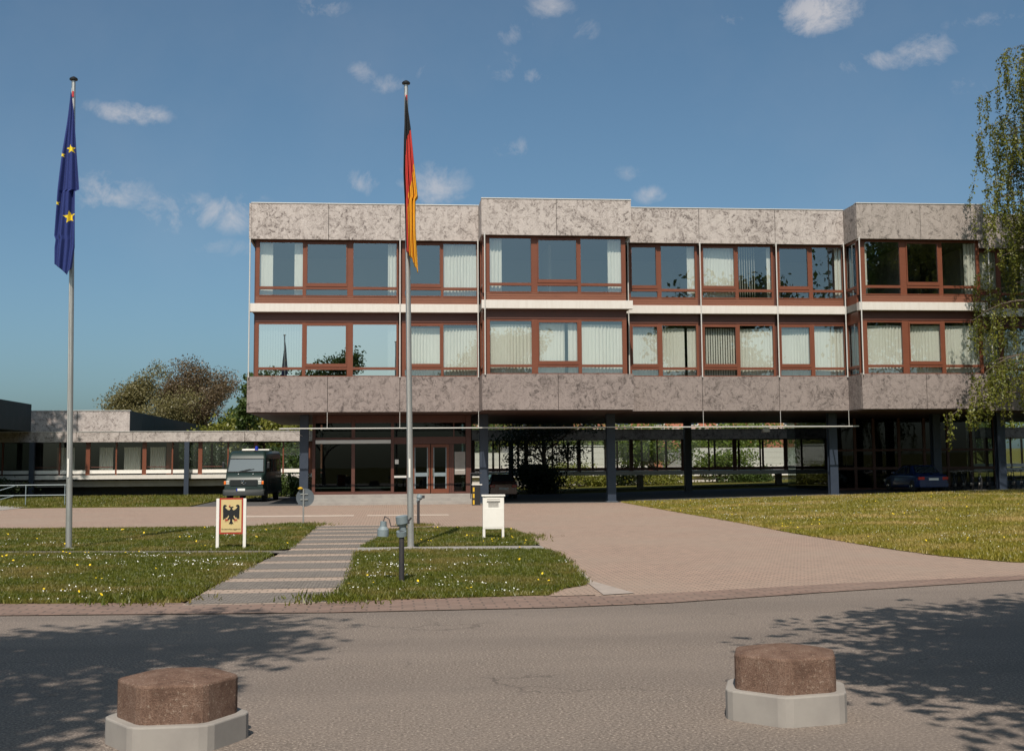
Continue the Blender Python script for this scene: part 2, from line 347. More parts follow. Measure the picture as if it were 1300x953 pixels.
n2 = N(nt, 'ShaderNodeTexNoise'); n2.inputs['Scale'].default_value = 4; n2.inputs['Detail'].default_value = 6; n2.inputs['Roughness'].default_value = .6; L(nt, nv, n2.inputs['Vector'])
veil = math_(nt, 'MULTIPLY', ramp(nt, n2.outputs['Fac'], [(.5, (0, 0, 0)), (.75, (1, 1, 1))]), .05)
fac = math_(nt, 'ADD', math_(nt, 'MULTIPLY', math_(nt, 'MULTIPLY', math_(nt, 'POWER', clouds, .6), wisp), .70), veil, True)
skyc = mix(nt, fac, mix(nt, 1.0, sky.outputs[0], (1.20, 1.47, 1.40), 'MULTIPLY'), (9.0, 8.5, 8.4))
L(nt, skyc, bg.inputs[0]); bg.inputs[1].default_value = .075
sd = bpy.data.lights.new('sun', 'SUN'); sd.energy = 4.8; sd.angle = R(.5); sd.color = (1, .91, .80)
so = bpy.data.objects.new('sun', sd); col.objects.link(so)
a = R(SUN_AZ); e = R(SUN_EL); Ld = Vector((math.sin(a) * math.cos(e), math.cos(a) * math.cos(e), -math.sin(e)))
so.rotation_euler = Ld.to_track_quat('-Z', 'Y').to_euler(); so.location = (-20, -60, 60)
scene.view_settings.view_transform = 'Standard'; scene.view_settings.look = 'None'; scene.view_settings.exposure = 0; scene.view_settings.gamma = 1
scene.view_settings.use_curve_mapping = False

# ------------------------------------------------------------------ ground
def sheet(name, poly, m, z, thick=0, jitter=0, step=.5, parent=None):
    P = [Vector((p[0], p[1], 0)) for p in poly]
    if jitter:
        Q = []
        for i, p in enumerate(P):
            q = P[(i + 1) % len(P)]; n = max(1, int((q - p).length / step)); n = min(n, 120)
            for k in range(n):
                t = k / n; r = p.lerp(q, t); r += Vector((random.uniform(-jitter, jitter), random.uniform(-jitter, jitter), 0)); Q.append(r)
        P = Q
    bm = bmesh.new(); vs = [bm.verts.new(p) for p in P]; bm.faces.new(vs)
    bmesh.ops.triangulate(bm, faces=bm.faces[:])
    bmesh.ops.bisect_plane(bm, geom=bm.verts[:] + bm.edges[:] + bm.faces[:], plane_co=(11, 0, 0), plane_no=(1, 0, 0))
    if thick:
        g = bmesh.ops.extrude_face_region(bm, geom=bm.faces[:]); top = [x for x in g['geom'] if isinstance(x, bmesh.types.BMVert)]
        for x in bm.verts: x.co.z = -.02
        for x in top: x.co.z = thick
    for x in bm.verts: x.co.z += z + gz(x.co.x)
    bmesh.ops.recalc_face_normals(bm, faces=bm.faces)
    if not thick:
        for f in bm.faces:
            if f.normal.z < 0: f.normal_flip()
    me = bpy.data.meshes.new(name); bm.to_mesh(me); bm.free(); me.materials.append(m)
    o = bpy.data.objects.new(name, me); col.objects.link(o); o.parent = parent; return o
def S(o): return tag(o, kind='structure')
S(sheet('ground', [(-1500, -600), (1500, -600), (1500, 2500), (-1500, 2500)], LAWN, -.012))
S(sheet('road', [(-120, 3.0), (120, 3.0), (120, 60), (12, 21.2), (120, 21.6), (120, 21.9), (13, 20.2), (10.3, 19.9), (6.5, 18.5), (3.85, 17.5), (2.2, 17.1), (-.8, 17.05), (-5.1, 17.3), (-120, 17.5)][:2] +
        [(120, 20.9), (13, 20.7), (10.3, 20.25), (6.5, 18.85), (3.85, 17.8), (2.2, 17.45), (-.8, 17.35), (-5.1, 17.65), (-120, 17.9)], ASPHALT, 0))
S(sheet('sidewalk', [(-120, -3), (120, -3), (120, 8.2), (-120, 8.2)], CONC, .004))
S(sheet('driveway', [(-120, 40.6), (-2.2, 40.6), (-2.2, 39), (-.2, 38.0), (1.5, 38.5), (3.4, 38), (3.6, 34), (3.45, 24.7), (3.15, 20.5), (2.0, 20.5), (2.0, 18.3), (3.3, 18.4), (4.8, 18.95), (6.9, 19.7), (10.6, 20.6), (13, 21.0), (60, 21.3), (60, 23.5), (12.5, 23.5), (11.3, 26), (11.3, 61.4), (-7, 61.6), (-120, 62)], PAVE, .008))
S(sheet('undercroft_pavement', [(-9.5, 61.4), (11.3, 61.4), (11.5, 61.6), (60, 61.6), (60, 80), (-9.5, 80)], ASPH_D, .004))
S(sheet('kerb_strip', [(-120, 17.5), (-5.1, 17.4), (-.8, 17.07), (2.2, 17.17), (3.85, 17.5), (6.5, 18.55), (10.3, 19.95), (13, 20.4), (60, 20.6), (60, 21.3), (13, 21.0), (10.6, 20.65), (6.9, 19.73), (4.8, 19.0), (3.3, 18.5), (2.7, 18.62), (2.2, 18.95), (-.72, 18.75), (-.78, 18.2), (-2.8, 18.3), (-3.1, 18.9), (-5.5, 19.0), (-120, 19.2)], COBBLE, .012))
# walkway: one bed of pink blocks with grey cobble bands
S(sheet('walkway', [(-2.9, 18.2), (-.75, 18.2), (-.7, 28), (-.1, 38.2), (-.1, 41.2), (-2.3, 41.2), (-2.3, 29.8), (-2.75, 24)], WALK_P, .014))
wk = MB()
def wx(y):
    l = np.interp(y, [18.2, 24, 29.8, 41.2], [-2.88, -2.73, -2.35, -2.32]); r = np.interp(y, [18.2, 28, 38, 41], [-.77, -.70, -.12, -.12]); return float(l), float(r)
ys = [18.32] + [20.05 + 1.93 * i for i in range(11)]
for i, y in enumerate(ys):
    y0 = y + (.32 if i else 0); y1 = (ys[i + 1] if i + 1 < len(ys) else y + 1.7) - .32
    if y0 > 40.6: break
    y1 = min(y1, 41); a0, b0 = wx(y0); a1, b1 = wx(y1); z = .018
    wk.quad((a0, y0, z), (b0, y0, z), (b1, y1, z), (a1, y1, z))
S(wk.build('walkway_bands', WALK_G, recalc=False))
S(sheet('cross_path', [(-60, 30.6), (-9.2, 30.3), (-2.3, 29.2), (-2.3, 28.45), (-9, 29.5), (-60, 29.8)], WALK_G, .024))
S(sheet('cross_path', [(-.75, 28.6), (.3, 28.95), (3.5, 28.35), (3.5, 29.75), (.4, 29.95), (-.75, 29.9)], CONC, .024))
S(sheet('road_marking', [(-6.2, 48.6), (-1.4, 48.4), (-1.4, 49.4), (-6.0, 49.8)], EDGE_L, .014))
S(sheet('road_marking', [(-.9, 48.4), (2.2, 48.2), (2.2, 49.1), (-.9, 49.3)], EDGE_L, .014))
S(sheet('edging_strip', [(3.42, 24.0), (3.5, 24.0), (3.3, 20.8), (3.62, 18.8), (3.12, 18.62), (3.18, 20.6)], EDGE, .02))
LAWNS = {
 'near_left': [(-60, 29.8), (-9, 29.45), (-2.75, 28.35), (-2.6, 27.6), (-2.8, 22.5), (-3.0, 18.6), (-5.5, 18.85), (-60, 19.0)],
 'far_left': [(-60, 40.8), (-12.3, 40.9), (-8.9, 40.5), (-4.1, 40.5), (-3.5, 41.3), (-2.9, 41.7), (-2.4, 40.4), (-2.38, 30), (-2.6, 29.4), (-9.2, 30.45), (-60, 30.8)],
 'far_mid': [(-.65, 30.0), (-.3, 33), (-.05, 37.6), (.5, 38.2), (1.5, 38.4), (2.9, 38.2), (3.45, 37.2), (3.55, 34), (3.4, 30.0), (.4, 30.1)],
 'near_mid': [(-.7, 28.4), (.1, 28.85), (3.4, 28.3), (3.5, 27), (3.42, 24.7), (3.1, 20.2), (2.6, 19.6), (2.3, 18.75), (-.8, 18.4), (-.65, 22)],
 'right': [(11.25, 61.3), (11.15, 51), (11.1, 40), (10.9, 34), (10.95, 28), (11.15, 25), (11.7, 23.2), (12.6, 22.2), (14.5, 21.75), (60, 21.9), (60, 61.4)],
 'back_left': [(-60, 84), (-7.2, 84), (-7.2, 76), (-9.6, 74), (-9.6, 62.2), (-12, 62.0), (-60, 62.5)],
}
for k, p in LAWNS.items():
    S(sheet('lawn', p, LAWN, 0, thick=.026, jitter=.04, step=.22))
S(sheet('broken_tile_patch', [(2.32, 18.55), (3.0, 18.6), (3.1, 19.6), (2.75, 19.5), (2.45, 19.1)], PAVE, .02))

def inside(poly, X, Y):
    c = np.zeros(len(X), bool); n = len(poly)
    for i in range(n):
        x0, y0 = poly[i]; x1, y1 = poly[(i + 1) % n]
        if y0 == y1: continue
        m = ((y0 > Y) != (y1 > Y)) & (X < (x1 - x0) * (Y - y0) / (y1 - y0) + x0); c ^= m
    return c
def vis(X, Y): a = np.arctan2(X, Y); return (a > R(-18.5)) & (a < R(29))
def scatter(poly, dens):
    P = np.array(poly); x0, y0 = P.min(0); x1, y1 = P.max(0); x0 = max(x0, -32); x1 = min(x1, 36)
    n = int((x1 - x0) * (y1 - y0) * dens); X = rng.uniform(x0, x1, n); Y = rng.uniform(y0, y1, n)
    k = inside(poly, X, Y) & vis(X, Y); return X[k], Y[k]
def fast_mesh(name, V, quads, m, parent=None, smooth=False):
    me = bpy.data.meshes.new(name); V = np.asarray(V, np.float32); q = np.asarray(quads, np.int32); nf, k = q.shape
    me.vertices.add(len(V)); me.vertices.foreach_set('co', V.ravel()); me.loops.add(nf * k); me.loops.foreach_set('vertex_index', q.ravel())
    me.polygons.add(nf); me.polygons.foreach_set('loop_start', np.arange(nf, dtype=np.int32) * k); me.polygons.foreach_set('loop_total', np.full(nf, k, np.int32))
    me.update(); me.validate(); me.materials.append(m)
    o = bpy.data.objects.new(name, me); col.objects.link(o); o.parent = parent; return o
GX, GY, GS, GR = [], [], [], []
for k, dens, sz in (('near_left', 900, .042), ('near_mid', 1000, .042), ('far_left', 420, .055), ('far_mid', 520, .055), ('right', 110, .075), ('back_left', 35, .11)):
    X, Y = scatter(LAWNS[k], dens)
    if k == 'right':
        X2, Y2 = scatter([(10.9, 21.8), (24, 21.8), (24, 38), (10.9, 38)], 260); kk = inside(LAWNS[k], X2, Y2); X = np.r_[X, X2[kk]]; Y = np.r_[Y, Y2[kk]]
    X = X + 0; GX.append(X); GY.append(Y); GS.append(np.full(len(X), sz))
# ragged fringe of taller blades along the lawn edges
for k in ('near_left', 'near_mid', 'far_mid', 'far_left', 'right'):
    P = LAWNS[k]
    for i in range(len(P)):
        (x0, y0), (x1, y1) = P[i], P[(i + 1) % len(P)]
        d = math.hypot(x1 - x0, y1 - y0); n = int(min(d, 45) * 70); t = rng.uniform(0, 1, n); X = x0 + (x1 - x0) * t + rng.normal(0, .05, n); Y = y0 + (y1 - y0) * t + rng.normal(0, .05, n)
        kk = vis(X, Y); GX.append(X[kk]); GY.append(Y[kk]); GS.append(np.full(kk.sum(), .06))
# tall clumps
for cx, cy, rr, n in ((-2.95, 41.3, .45, 500), (2.6, 32, .45, 900), (.85, 40.0, .25, 300), (3.0, 33.5, .5, 500), (-3.6, 18.9, .4, 260), (-.7, 18.6, .35, 260)):
    X = rng.normal(cx, rr, n); Y = rng.normal(cy, rr, n); GX.append(X); GY.append(Y); GS.append(np.full(n, .085))
X = np.concatenate(GX); Y = np.concatenate(GY); Sz = np.concatenate(GS); n = len(X); right = X > 8
Z = .03 + .02 * np.maximum(0, X - 11)
V = np.empty((n, 2, 3, 3)); th = rng.uniform(0, 2 * np.pi, (n, 2)); ln = rng.uniform(-1, 1, (n, 2, 2)) * .75; h = Sz[:, None] * rng.uniform(.45, 1.25, (n, 2)); wd = Sz[:, None] * .17
ox = rng.normal(0, 1, (n, 2)) * Sz[:, None] * .5; oy = rng.normal(0, 1, (n, 2)) * Sz[:, None] * .5
bx = X[:, None] + ox; by = Y[:, None] + oy
V[..., 0, 0] = bx - np.cos(th) * wd; V[..., 0, 1] = by - np.sin(th) * wd; V[..., 1, 0] = bx + np.cos(th) * wd; V[..., 1, 1] = by + np.sin(th) * wd
V[..., 0, 2] = Z[:, None]; V[..., 1, 2] = Z[:, None]
V[..., 2, 0] = bx + ln[..., 0] * h; V[..., 2, 1] = by + ln[..., 1] * h; V[..., 2, 2] = Z[:, None] + h
for sel, m_, lab in ((~right, BLADE, 'short patchy green grass of the lawns round the flagpoles'), (right, BLADE_DRY, 'short dry yellowish grass of the big lawn right of the driveway')):
    VV = V[sel]; tag(fast_mesh('grass', VV.reshape(-1, 3), np.arange(len(VV) * 6).reshape(-1, 3), m_), lab, 'grass', kind='stuff')
def flowers(name, color, spots, r, z, label, cat):
    m = mat(name + '_petals', color=color, rough=.7); X, Y = spots; n = len(X); t = np.linspace(0, 2 * np.pi, 7)[:-1]
    V = np.empty((n, 6, 3)); rr = r * rng.uniform(.7, 1.3, n)
    tx = rng.normal(0, .35, n); ty = rng.normal(-.35, .35, n)
    V[..., 0] = X[:, None] + np.cos(t) * rr[:, None]; V[..., 1] = Y[:, None] + np.sin(t) * rr[:, None]
    V[..., 2] = (z + .02 * np.maximum(0, X - 11))[:, None] + rng.uniform(0, .02, n)[:, None] + (np.cos(t) * tx[:, None] + np.sin(t) * -ty[:, None]) * rr[:, None]
    tag(fast_mesh(name, V.reshape(-1, 3), np.arange(n * 6).reshape(-1, 6), m), label, cat, kind='stuff')
def clumped(k, nc, per, sp):
    nc = int(nc * .62)
    X, Y = scatter(LAWNS[k], 4); idx = rng.integers(0, len(X), nc); XX = []; YY = []
    for i in idx:
        c = rng.integers(1, per); XX.append(rng.normal(X[i], sp, c)); YY.append(rng.normal(Y[i], sp * .6, c))
    X = np.concatenate(XX); Y = np.concatenate(YY); q = inside(LAWNS[k], X, Y); return X[q], Y[q]
d = [clumped('near_left', 90, 16, .22), clumped('near_mid', 46, 18, .25), clumped('far_left', 60, 14, .3), clumped('far_mid', 10, 8, .25), clumped('right', 260, 26, .55)]
flowers('daisies', (.8, .8, .74), (np.concatenate([a[0] for a in d]), np.concatenate([a[1] for a in d])), .0092, .06, 'small white daisies in clusters through the lawns', 'flowers')
d = [clumped('near_left', 40, 4, .2), clumped('near_mid', 22, 3, .2), clumped('far_left', 40, 4, .3), clumped('far_mid', 14, 4, .25), clumped('right', 110, 4, .6)]
cl = (rng.normal(2.9, .3, 22), rng.normal(31.5, .9, 22)); d.append(cl)
flowers('dandelions', (.72, .50, .01), (np.concatenate([a[0] for a in d]), np.concatenate([a[1] for a in d])), .019, .08, 'yellow dandelions dotted over the lawns', 'flowers')

# ------------------------------------------------------------------ main building
Y0, Y1, YB = 61.0, 59.23, 79.0
ZC, ZB, ZR, ZS, ZW, ZT = 4.40, 6.16, 9.28, 9.68, 12.82, 14.57
court = empty('office_building', (4, 61, 0))
tag(court, 'large flat roofed office building with mottled stone bands and red brown windows on dark columns', 'building')
SECT = [(Y0, [-6.75, -3.04, .42, 4.27]), (Y1, [4.27, 7.89, 11.54]), (Y0, [11.54, 15.30, 19.20, 22.76]), (Y1, [22.76, 26.02, 29.30]), (Y0 + .6, [29.30, 33, 37, 41, 45, 49])]
def band(name, z0, z1, m):
    b = MB()
    for yf, xs in SECT:
        T = .14
        b.mi = 1; b.box(xs[0] + .02, xs[-1] - .02 if xs[-1] < 49 else 49, yf + T, YB, z0 + .015, z1 - .015); b.mi = 0
        b.mi = 2 if xs[0] > 20 else 0
        for x0, x1 in zip(xs[:-1], xs[1:]):
            b.box(x0 + .012, x1 - .012, yf, yf + T - .004, z0, z1)
        # side returns
        for x in (xs[0], xs[-1]):
            s = 1 if x == xs[0] else -1
            if yf == Y1: b.box(min(x + s * .001, x + s * .12), max(x + s * .001, x + s * .12), yf + T + .004, Y0 + .14, z0 + .005, z1 - .005)
    b.mi = 0; b.box(-6.85, -6.75, Y0 + .01, YB, z0, z1)
    o = b.build(name, [m, DARK, STONE_R if name == 'parapet' else m], court, bevel=0)
    return o
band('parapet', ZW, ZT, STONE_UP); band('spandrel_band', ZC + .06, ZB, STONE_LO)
b = MB()
for yf, xs in SECT: b.box(xs[0], xs[-1], yf - .03, yf + .3, ZT + .002, ZT + .04)
b.build('roof_flashing', ROD, court)
b = MB()
for yf, xs in SECT: b.box(xs[0] + .03, xs[-1] - .03, yf + .3, YB - .1, ZT + .003, ZT + .02)
b.build('roof', ROOF, court)
b = MB()
for yf, xs in SECT:
    b.box(xs[0] - (.05 if xs[0] < 0 else 0), xs[-1], yf - .04, yf + .34, ZR, ZS)
    b.mi = 1; b.box(xs[0] + .03, xs[-1] - .03, yf + .36, YB, ZR + .04, ZS - .02); b.mi = 0
o = b.build('floor_edge', [WHITE, PLASTER], court, bevel=.008)
b = MB()
for yf, xs in SECT: b.box(xs[0] + .05, xs[-1] - .05, yf + .18, YB, ZC, ZC + .05)
b.build('soffit', SOFFIT, court)
b = MB()
for yf, xs in SECT:
    b.box(xs[0] + .1, xs[-1] - .1, yf + .3, YB, ZB - .12, ZB - .01)
b.build('office_floor', PLASTER, court)
b = MB()                                                             # inner walls: the rooms behind the windows
for z0, z1 in ((ZB, ZR + .03), (ZS, ZW)):
    b.box(-6.3, 49, 66.8, 67.0, z0, z1)
    for x in (-6.45, .42, 4.27, 7.9, 11.6, 15.35, 19.25, 22.85, 26.0, 29.3):
        b.box(x - .06, x + .06, 61.9, 66.79, z0, z1)
    b.box(-6.3, 49, YB - .2, YB - .02, z0, z1)
b.build('inner_wall', PLASTER, court)

WROW = {1: (ZS, ZS + .40, ZS + .45, ZS + .74, ZS + .87, ZW - .10, ZW), 0: (ZB, ZB + .02, ZB + .06, ZB + .35, ZB + .47, ZR - .56, ZR)}
def curtain(parent, x0, x1, y, z0, z1, amp=.035, per=.16, open_=False):
    b = MB(); n = max(6, int((x1 - x0) / per * 8)); sd = random.random() * 6
    pts = []
    for i in range(n + 1):
        x = x0 + (x1 - x0) * i / n; ph = (x - x0) / per * 2 * math.pi
        pts.append((x, y + amp * (.55 + .45 * math.sin(x * 3.1 + sd)) * math.sin(ph + sd + 2.2 * math.sin(x * 2.1 + sd)) + .02 * math.sin(x * 1.7 + sd)))
    for (xa, ya), (xb, yb) in zip(pts[:-1], pts[1:]):
        b.quad((xa, ya, z0), (xb, yb, z0), (xb, yb, z1), (xa, ya, z1))
    return b.build('curtain', CURT, parent, smooth=True, recalc=False)
def blinds(parent, x0, x1, y, z0, z1, open_=.6):
    b = MB(); x = x0
    while x < x1 - .05:
        wv = .10; dx = wv * math.cos(open_); dy = wv * math.sin(open_)
        b.quad((x, y, z0), (x + dx, y + dy, z0), (x + dx, y + dy, z1), (x, y, z1)); x += .125
    return b.build('vertical_blinds', CURT, parent, recalc=False)
def window(x0, x1, yf, row, panes, mirror=False, first_w=None):
    """panes: (xa, xb, sash?, curtain code)"""
    zb, zs0, zl0, zl1, zm, zt, ztop = WROW[row]; yg = yf + .36
    b = MB(); ya, yb = yg - .05, yg + .07
    edges = [x0] + [q for p in panes for q in (p[0], p[1])] + [x1]
    for i in range(0, len(edges), 2): 
        if edges[i + 1] - edges[i] > .005: b.box(edges[i], edges[i + 1], ya, yb, zs0, ztop if row else ZR - .47)
    glass = []; sash = []
    for xa, xb, s, c in panes:
        b.box(xa, xb, ya + .01, yb, zt, ztop if row else ZR - .47)
        b.box(xa, xb, ya - .02, yb, zl1, zm); b.box(xa, xb, ya - .03, yb, zs0, zl0)
        q = MB(); q.quad((xa, yg + .02, zl0), (xb, yg + .02, zl0), (xb, yg + .02, zl1), (xa, yg + .02, zl1)); glass.append(('lower_pane', q))
        ga, gb, g0, g1, gy = xa, xb, zm, zt, yg + .02
        if s:
            t = .055; sh = MB(); sash.append(sh); sh.box(xa + .004, xb - .004, ya - .045, yg - .005, zm + .004, zm + .17)
            sh.box(xa + .004, xa + t, ya - .045, yg - .005, zm + .172, zt - .004); sh.box(xb - t, xb - .004, ya - .045, yg - .005, zm + .172, zt - .004)
            sh.box(xa + t + .001, xb - t - .001, ya - .045, yg - .005, zt - .075, zt - .005)
            ga, gb, g0, g1, gy = xa + t, xb - t, zm + .17, zt - .075, yg - .02
        q = MB(); q.quad((ga, gy, g0), (gb, gy, g0), (gb, gy, g1), (ga, gy, g1)); glass.append(('pane', q))
    wdw = b.build('window', WOOD, court)
    for q in sash: q.build('sash', WOOD, wdw)
    for nm, q in glass: q.build(nm, GLASS_B if mirror else GLASS, wdw, recalc=False)
    for xa, xb, s, c in panes:
        W = xb - xa; y = yg + .20; z0, z1 = zl0 - .02, zt - .02
        for k in c.split('+'):
            if k == 'full': curtain(wdw, xa - .05, xb + .05, y, z0, z1 - (.12 if row == 0 else 0))
            elif k == 'L': curtain(wdw, xa - .05, xa + W * .30, y, z0, z1)
            elif k == 'l': curtain(wdw, xa - .05, xa + W * .10, y, z0, z1)
            elif k == 'R': curtain(wdw, xa + W * .68, xb + .05, y, z0, z1)
            elif k == 'r': curtain(wdw, xa + W * .80, xb + .05, y, z0, z1)
            elif k == 'blind': blinds(wdw, xa + .05, xb + .03, y, z0, z1 - .1, .35)
            elif k == 'open': blinds(wdw, xa + .0, xa + W * .58, y, z0, z1, .95); curtain(wdw, xa + W * .9, xb, y, z0, z1)
            elif k == 'gap': curtain(wdw, xa - .05, xa + W * .68, y, z0, z1 - .1); curtain(wdw, xa + W * .76, xb + .05, y, z0, z1 - .1)
    return wdw
BAYS = [  # x0, x1, front plane, panes with (upper curtain, lower curtain)
    (-6.53, .33, Y0, [(-6.36, -4.29, 0, 'L+r', 'blind'), (-4.12, -2.14, 1, '', ''), (-1.85, .25, 0, 'r', 'r')]),
    (.51, 4.27, Y0, [(.66, 2.42, 1, '', 'full'), (2.54, 4.18, 0, 'full', 'full')]),
    (4.47, 11.28, Y1, [(4.68, 6.68, 0, 'L', 'full'), (6.98, 8.93, 1, '', 'gap'), (9.09, 11.07, 0, 'R', 'full')]),
    (11.72, 15.24, Y0, [(11.86, 13.2, 1, '', 'full'), (13.41, 15.13, 0, 'r', 'gap')]),
    (15.38, 19.14, Y0, [(15.5, 17.18, 1, 'full', 'blind'), (17.35, 19.05, 0, 'open', 'full')]),
    (19.28, 22.76, Y0, [(19.42, 20.98, 1, 'l', 'full'), (21.18, 22.72, 0, 'r', 'full')]),
    (23.01, 29.12, Y1, [(23.24, 25.02, 0, 'l', 'full'), (25.34, 27.0, 1, '', 'full'), (27.2, 28.96, 0, 'R', 'full')]),
    (29.5, 33.0, Y0 + .6, [(29.7, 31.2, 1, 'full', 'full'), (31.4, 32.9, 0, 'r', 'full')]),
    (33.2, 37.0, Y0 + .6, [(33.4, 35.1, 1, '', 'full'), (35.3, 36.9, 0, 'r', '')]),
    (37.2, 41.0, Y0 + .6, [(37.4, 39.1, 1, '', 'full'), (39.3, 40.9, 0, 'r', '')]),
    (41.2, 45.0, Y0 + .6, [(41.4, 43.1, 1, '', 'full'), (43.3, 44.9, 0, 'r', '')]),
]
for x0, x1, yf, panes in BAYS:
    for row in (1, 0):
        window(x0, x1, yf, row, [(p[0], p[1], p[2], p[3] if row else p[4]) for p in panes], mirror=(row == 0 and x0 < -6))
b = MB(); h = MB()
for x0, x1, yf, panes in BAYS:
    b.box(x0, x1, yf + .30, yf + .42, ZS + .005, ZS + .395)
    h.box(x0, x1, yf + .29, yf + .42, ZR - .46, ZR - .01)
b.build('wood_apron', SLATS, court); h.build('window_head', WOOD_DK, court)
b = MB()                                                             # corner posts between the bays
for x, yf in ((-6.6, Y0), (.42, Y0), (15.31, Y0), (19.21, Y0)):
    b = MB(); b.box(x - .065 if x > -6 else x, x + .065, yf + .425, yf + .46, ZB + .01, ZW - .01); b.build('bay_post', WOOD_DK, court)
# glazed side returns of the two projecting bays and of the left end
def side_return(x, ya, yb, name='side_window'):
    for row in (1, 0):
        zb, zs0, zl0, zl1, zm, zt, ztop = WROW[row]; b = MB(); x0, x1 = x, x + .1
        for p, q in ((ya, ya + .14), (yb - .12, yb)): b.box(x0, x1, p, q, zs0 + .003, ztop - .003 if row else ZR - .01)
        p, q = ya + .142, yb - .122
        b.box(x0, x1, p, q, zs0 + .003, zl0); b.box(x0, x1, p, q, zl1, zm); b.box(x0, x1, p, q, zt, ztop - .003 if row else ZR - .01)
        if row: b.box(x0, x1, p, q, ZS + .004, zs0)
        o = b.build(name, WOOD, court); g = MB(); g.quad((x + .05, p, zl0), (x + .05, q, zl0), (x + .05, q, zl1), (x + .05, p, zl1)); g.build('lower_pane', GLASS, o, recalc=False)
        g = MB(); g.quad((x + .05, p, zm), (x + .05, q, zm), (x + .05, q, zt), (x + .05, p, zt))
        g.build('pane', GLASS, o, recalc=False)
side_return(4.34, Y1 + .42, Y0 + .34); side_return(22.86, Y1 + .42, Y0 + .34)
b = MB()
for z0, z1 in ((ZB, ZR - .01), (ZS + .01, ZW)):
    b.box(-6.52, -6.42, Y0 + .46, YB - .05, z0, z1)
b.build('end_wall', SLATS, court)
# sun blind guide rods in front of the facade
for x, yf, zl in [(-6.78, Y0, ZB), (.42, Y0, ZC - .7), (4.22, Y0, ZC - .7), (4.42, Y1, ZB), (11.66, Y0, ZC + .05), (15.31, Y0, ZC - .7), (19.21, Y0, ZC - .7), (22.70, Y0, ZC - .7), (22.84, Y1, ZB), (29.42, Y1, ZB)]:
    b = MB(); yy = yf - .07
    b.tube((x, yy, ZB - .05), (x, yy, ZW + .05), .032, n=8)
    if zl < ZB: b.tube((x, yy + .04, zl), (x, yy + .04, ZC + .06), .012, n=6)
    for z in (ZB + .02, ZR + .2, ZW - .05): b.box(x - .03, x + .03, yy, yf + (.3 if z > ZW - .1 or z < ZB + .1 else -.03), z - .025, z + .025)
    b.build('guide_rod', ROD, court)
b = MB()
b.tube((-3.04, Y0 - .03, ZC - .7), (-3.04, Y0 - .03, ZC + .05), .012, n=6)
b.box(-5.3, 23.2, Y0 - .06, Y0, 3.655, 3.70); b.box(4.9, 23.2, Y0 + 2.4, Y0 + 2.46, 3.70, 3.74)
for x in (5.2, 22.2, 22.75, 23.15): b.box(x, x + .06, Y0, Y0 + 2.4, 3.66, 3.70)
b.box(-5.3, -5.24, Y0, Y0 + 1.4, 3.655, 3.70); b.tube((-5.0, Y0, 3.66), (-4.3, Y0 + 1.2, 3.35), .012, n=6)
b.build('hanging_rail', ROD, court)
b = MB(); b.box(18.6, 18.95, Y0 + .9, Y0 + 1.2, 3.42, 3.62); b.box(18.72, 18.8, Y0 + 1, Y0 + 1.05, 3.62, 3.72); b.build('floodlight', CONC, court, bevel=.02)
# columns
for x, y in [(-4.24, 62.8), (4.60, 62.8), (10.99, 62.8), (22.45, 62.8), (31.4, 62.8), (38, 62.8), (-4.24, 77), (4.7, 77), (18.3, 77), (29.3, 77), (35, 77), (28.7, 64.5)]:
    z = gz(x); b = MB()
    for k in (0, 1): b.box(x - .21, x + .21, y - .21 + .3 * k, y - .09 + .3 * k, z, ZC - .01)      # H section
    b.box(x - .06, x + .06, y - .088, y + .088, z, ZC - .01)
    c = b.build('column', BLUE_ST, court)
    b = MB(); b.box(x - .27, x + .27, y - .27, y + .27, z - .02, z + .05); b.build('column_base', BLUE_LT, c)
# steps and platform of the entrance
b = MB()
for i in range(2): b.box(-3.95, 3.95, 61.35 + .38 * i, 61.725 + .38 * i, 0, .16 * (i + 1))
b.box(-3.95, 3.95, 62.11, 76, 0, .48)
b.build('entrance_steps', CONC, court, bevel=.012)
# entrance hall
FZ = .48
hall = MB()
def fb(x0, x1, z0, z1, dy=0): hall.box(x0, x1, 63.24 - dy, 63.38, z0, z1)
fb(-3.88, -3.73, FZ, 4.38)
for xa, xb in ((-1.95, -1.78), (.0, .15), (.78, .93), (3.73, 3.99)): fb(xa, xb, FZ, 4.38)
fb(-3.72, -1.96, FZ, FZ + .14); fb(-1.77, -.01, FZ, FZ + .14)
fb(-3.72, -1.96, 3.16, 3.28); fb(-1.77, -.01, 3.16, 3.28); fb(.16, .77, 2.95, 3.28); fb(.94, 3.72, 2.95, 3.3, .02)
fb(-3.72, -1.96, 4.0, 4.38); fb(-1.77, -.01, 4.0, 4.38); fb(.16, .77, 4.0, 4.38); fb(.94, 3.72, 4.0, 4.38)
fb(3.0, 3.13, FZ, 2.94); fb(.94, 1.02, FZ, 2.94); fb(2.9, 2.99, FZ, 2.94, .01)
fb(3.14, 3.72, FZ, FZ + .10); fb(.16, .77, FZ, FZ + .1); fb(3.1, 3.16, 3.31, 3.99)
hall_o = hall.build('entrance_hall', WOOD_DK, court)
b = MB(); b.box(-3.72, -.01, 63.19, 63.235, 2.98, 3.155); b.build('light_rail', ROD, hall_o)
b = MB(); b.box(-3.72, -1.96, 63.36, 63.40, .78, .83); b.box(-1.77, -.01, 63.36, 63.40, .78, .83); b.box(.16, .77, 63.26, 63.32, 1.28, 1.38); b.box(3.2, 3.66, 63.26, 63.3, 1.6, 1.64); b.build('glazing_bar', ROD, hall_o)
b = MB()
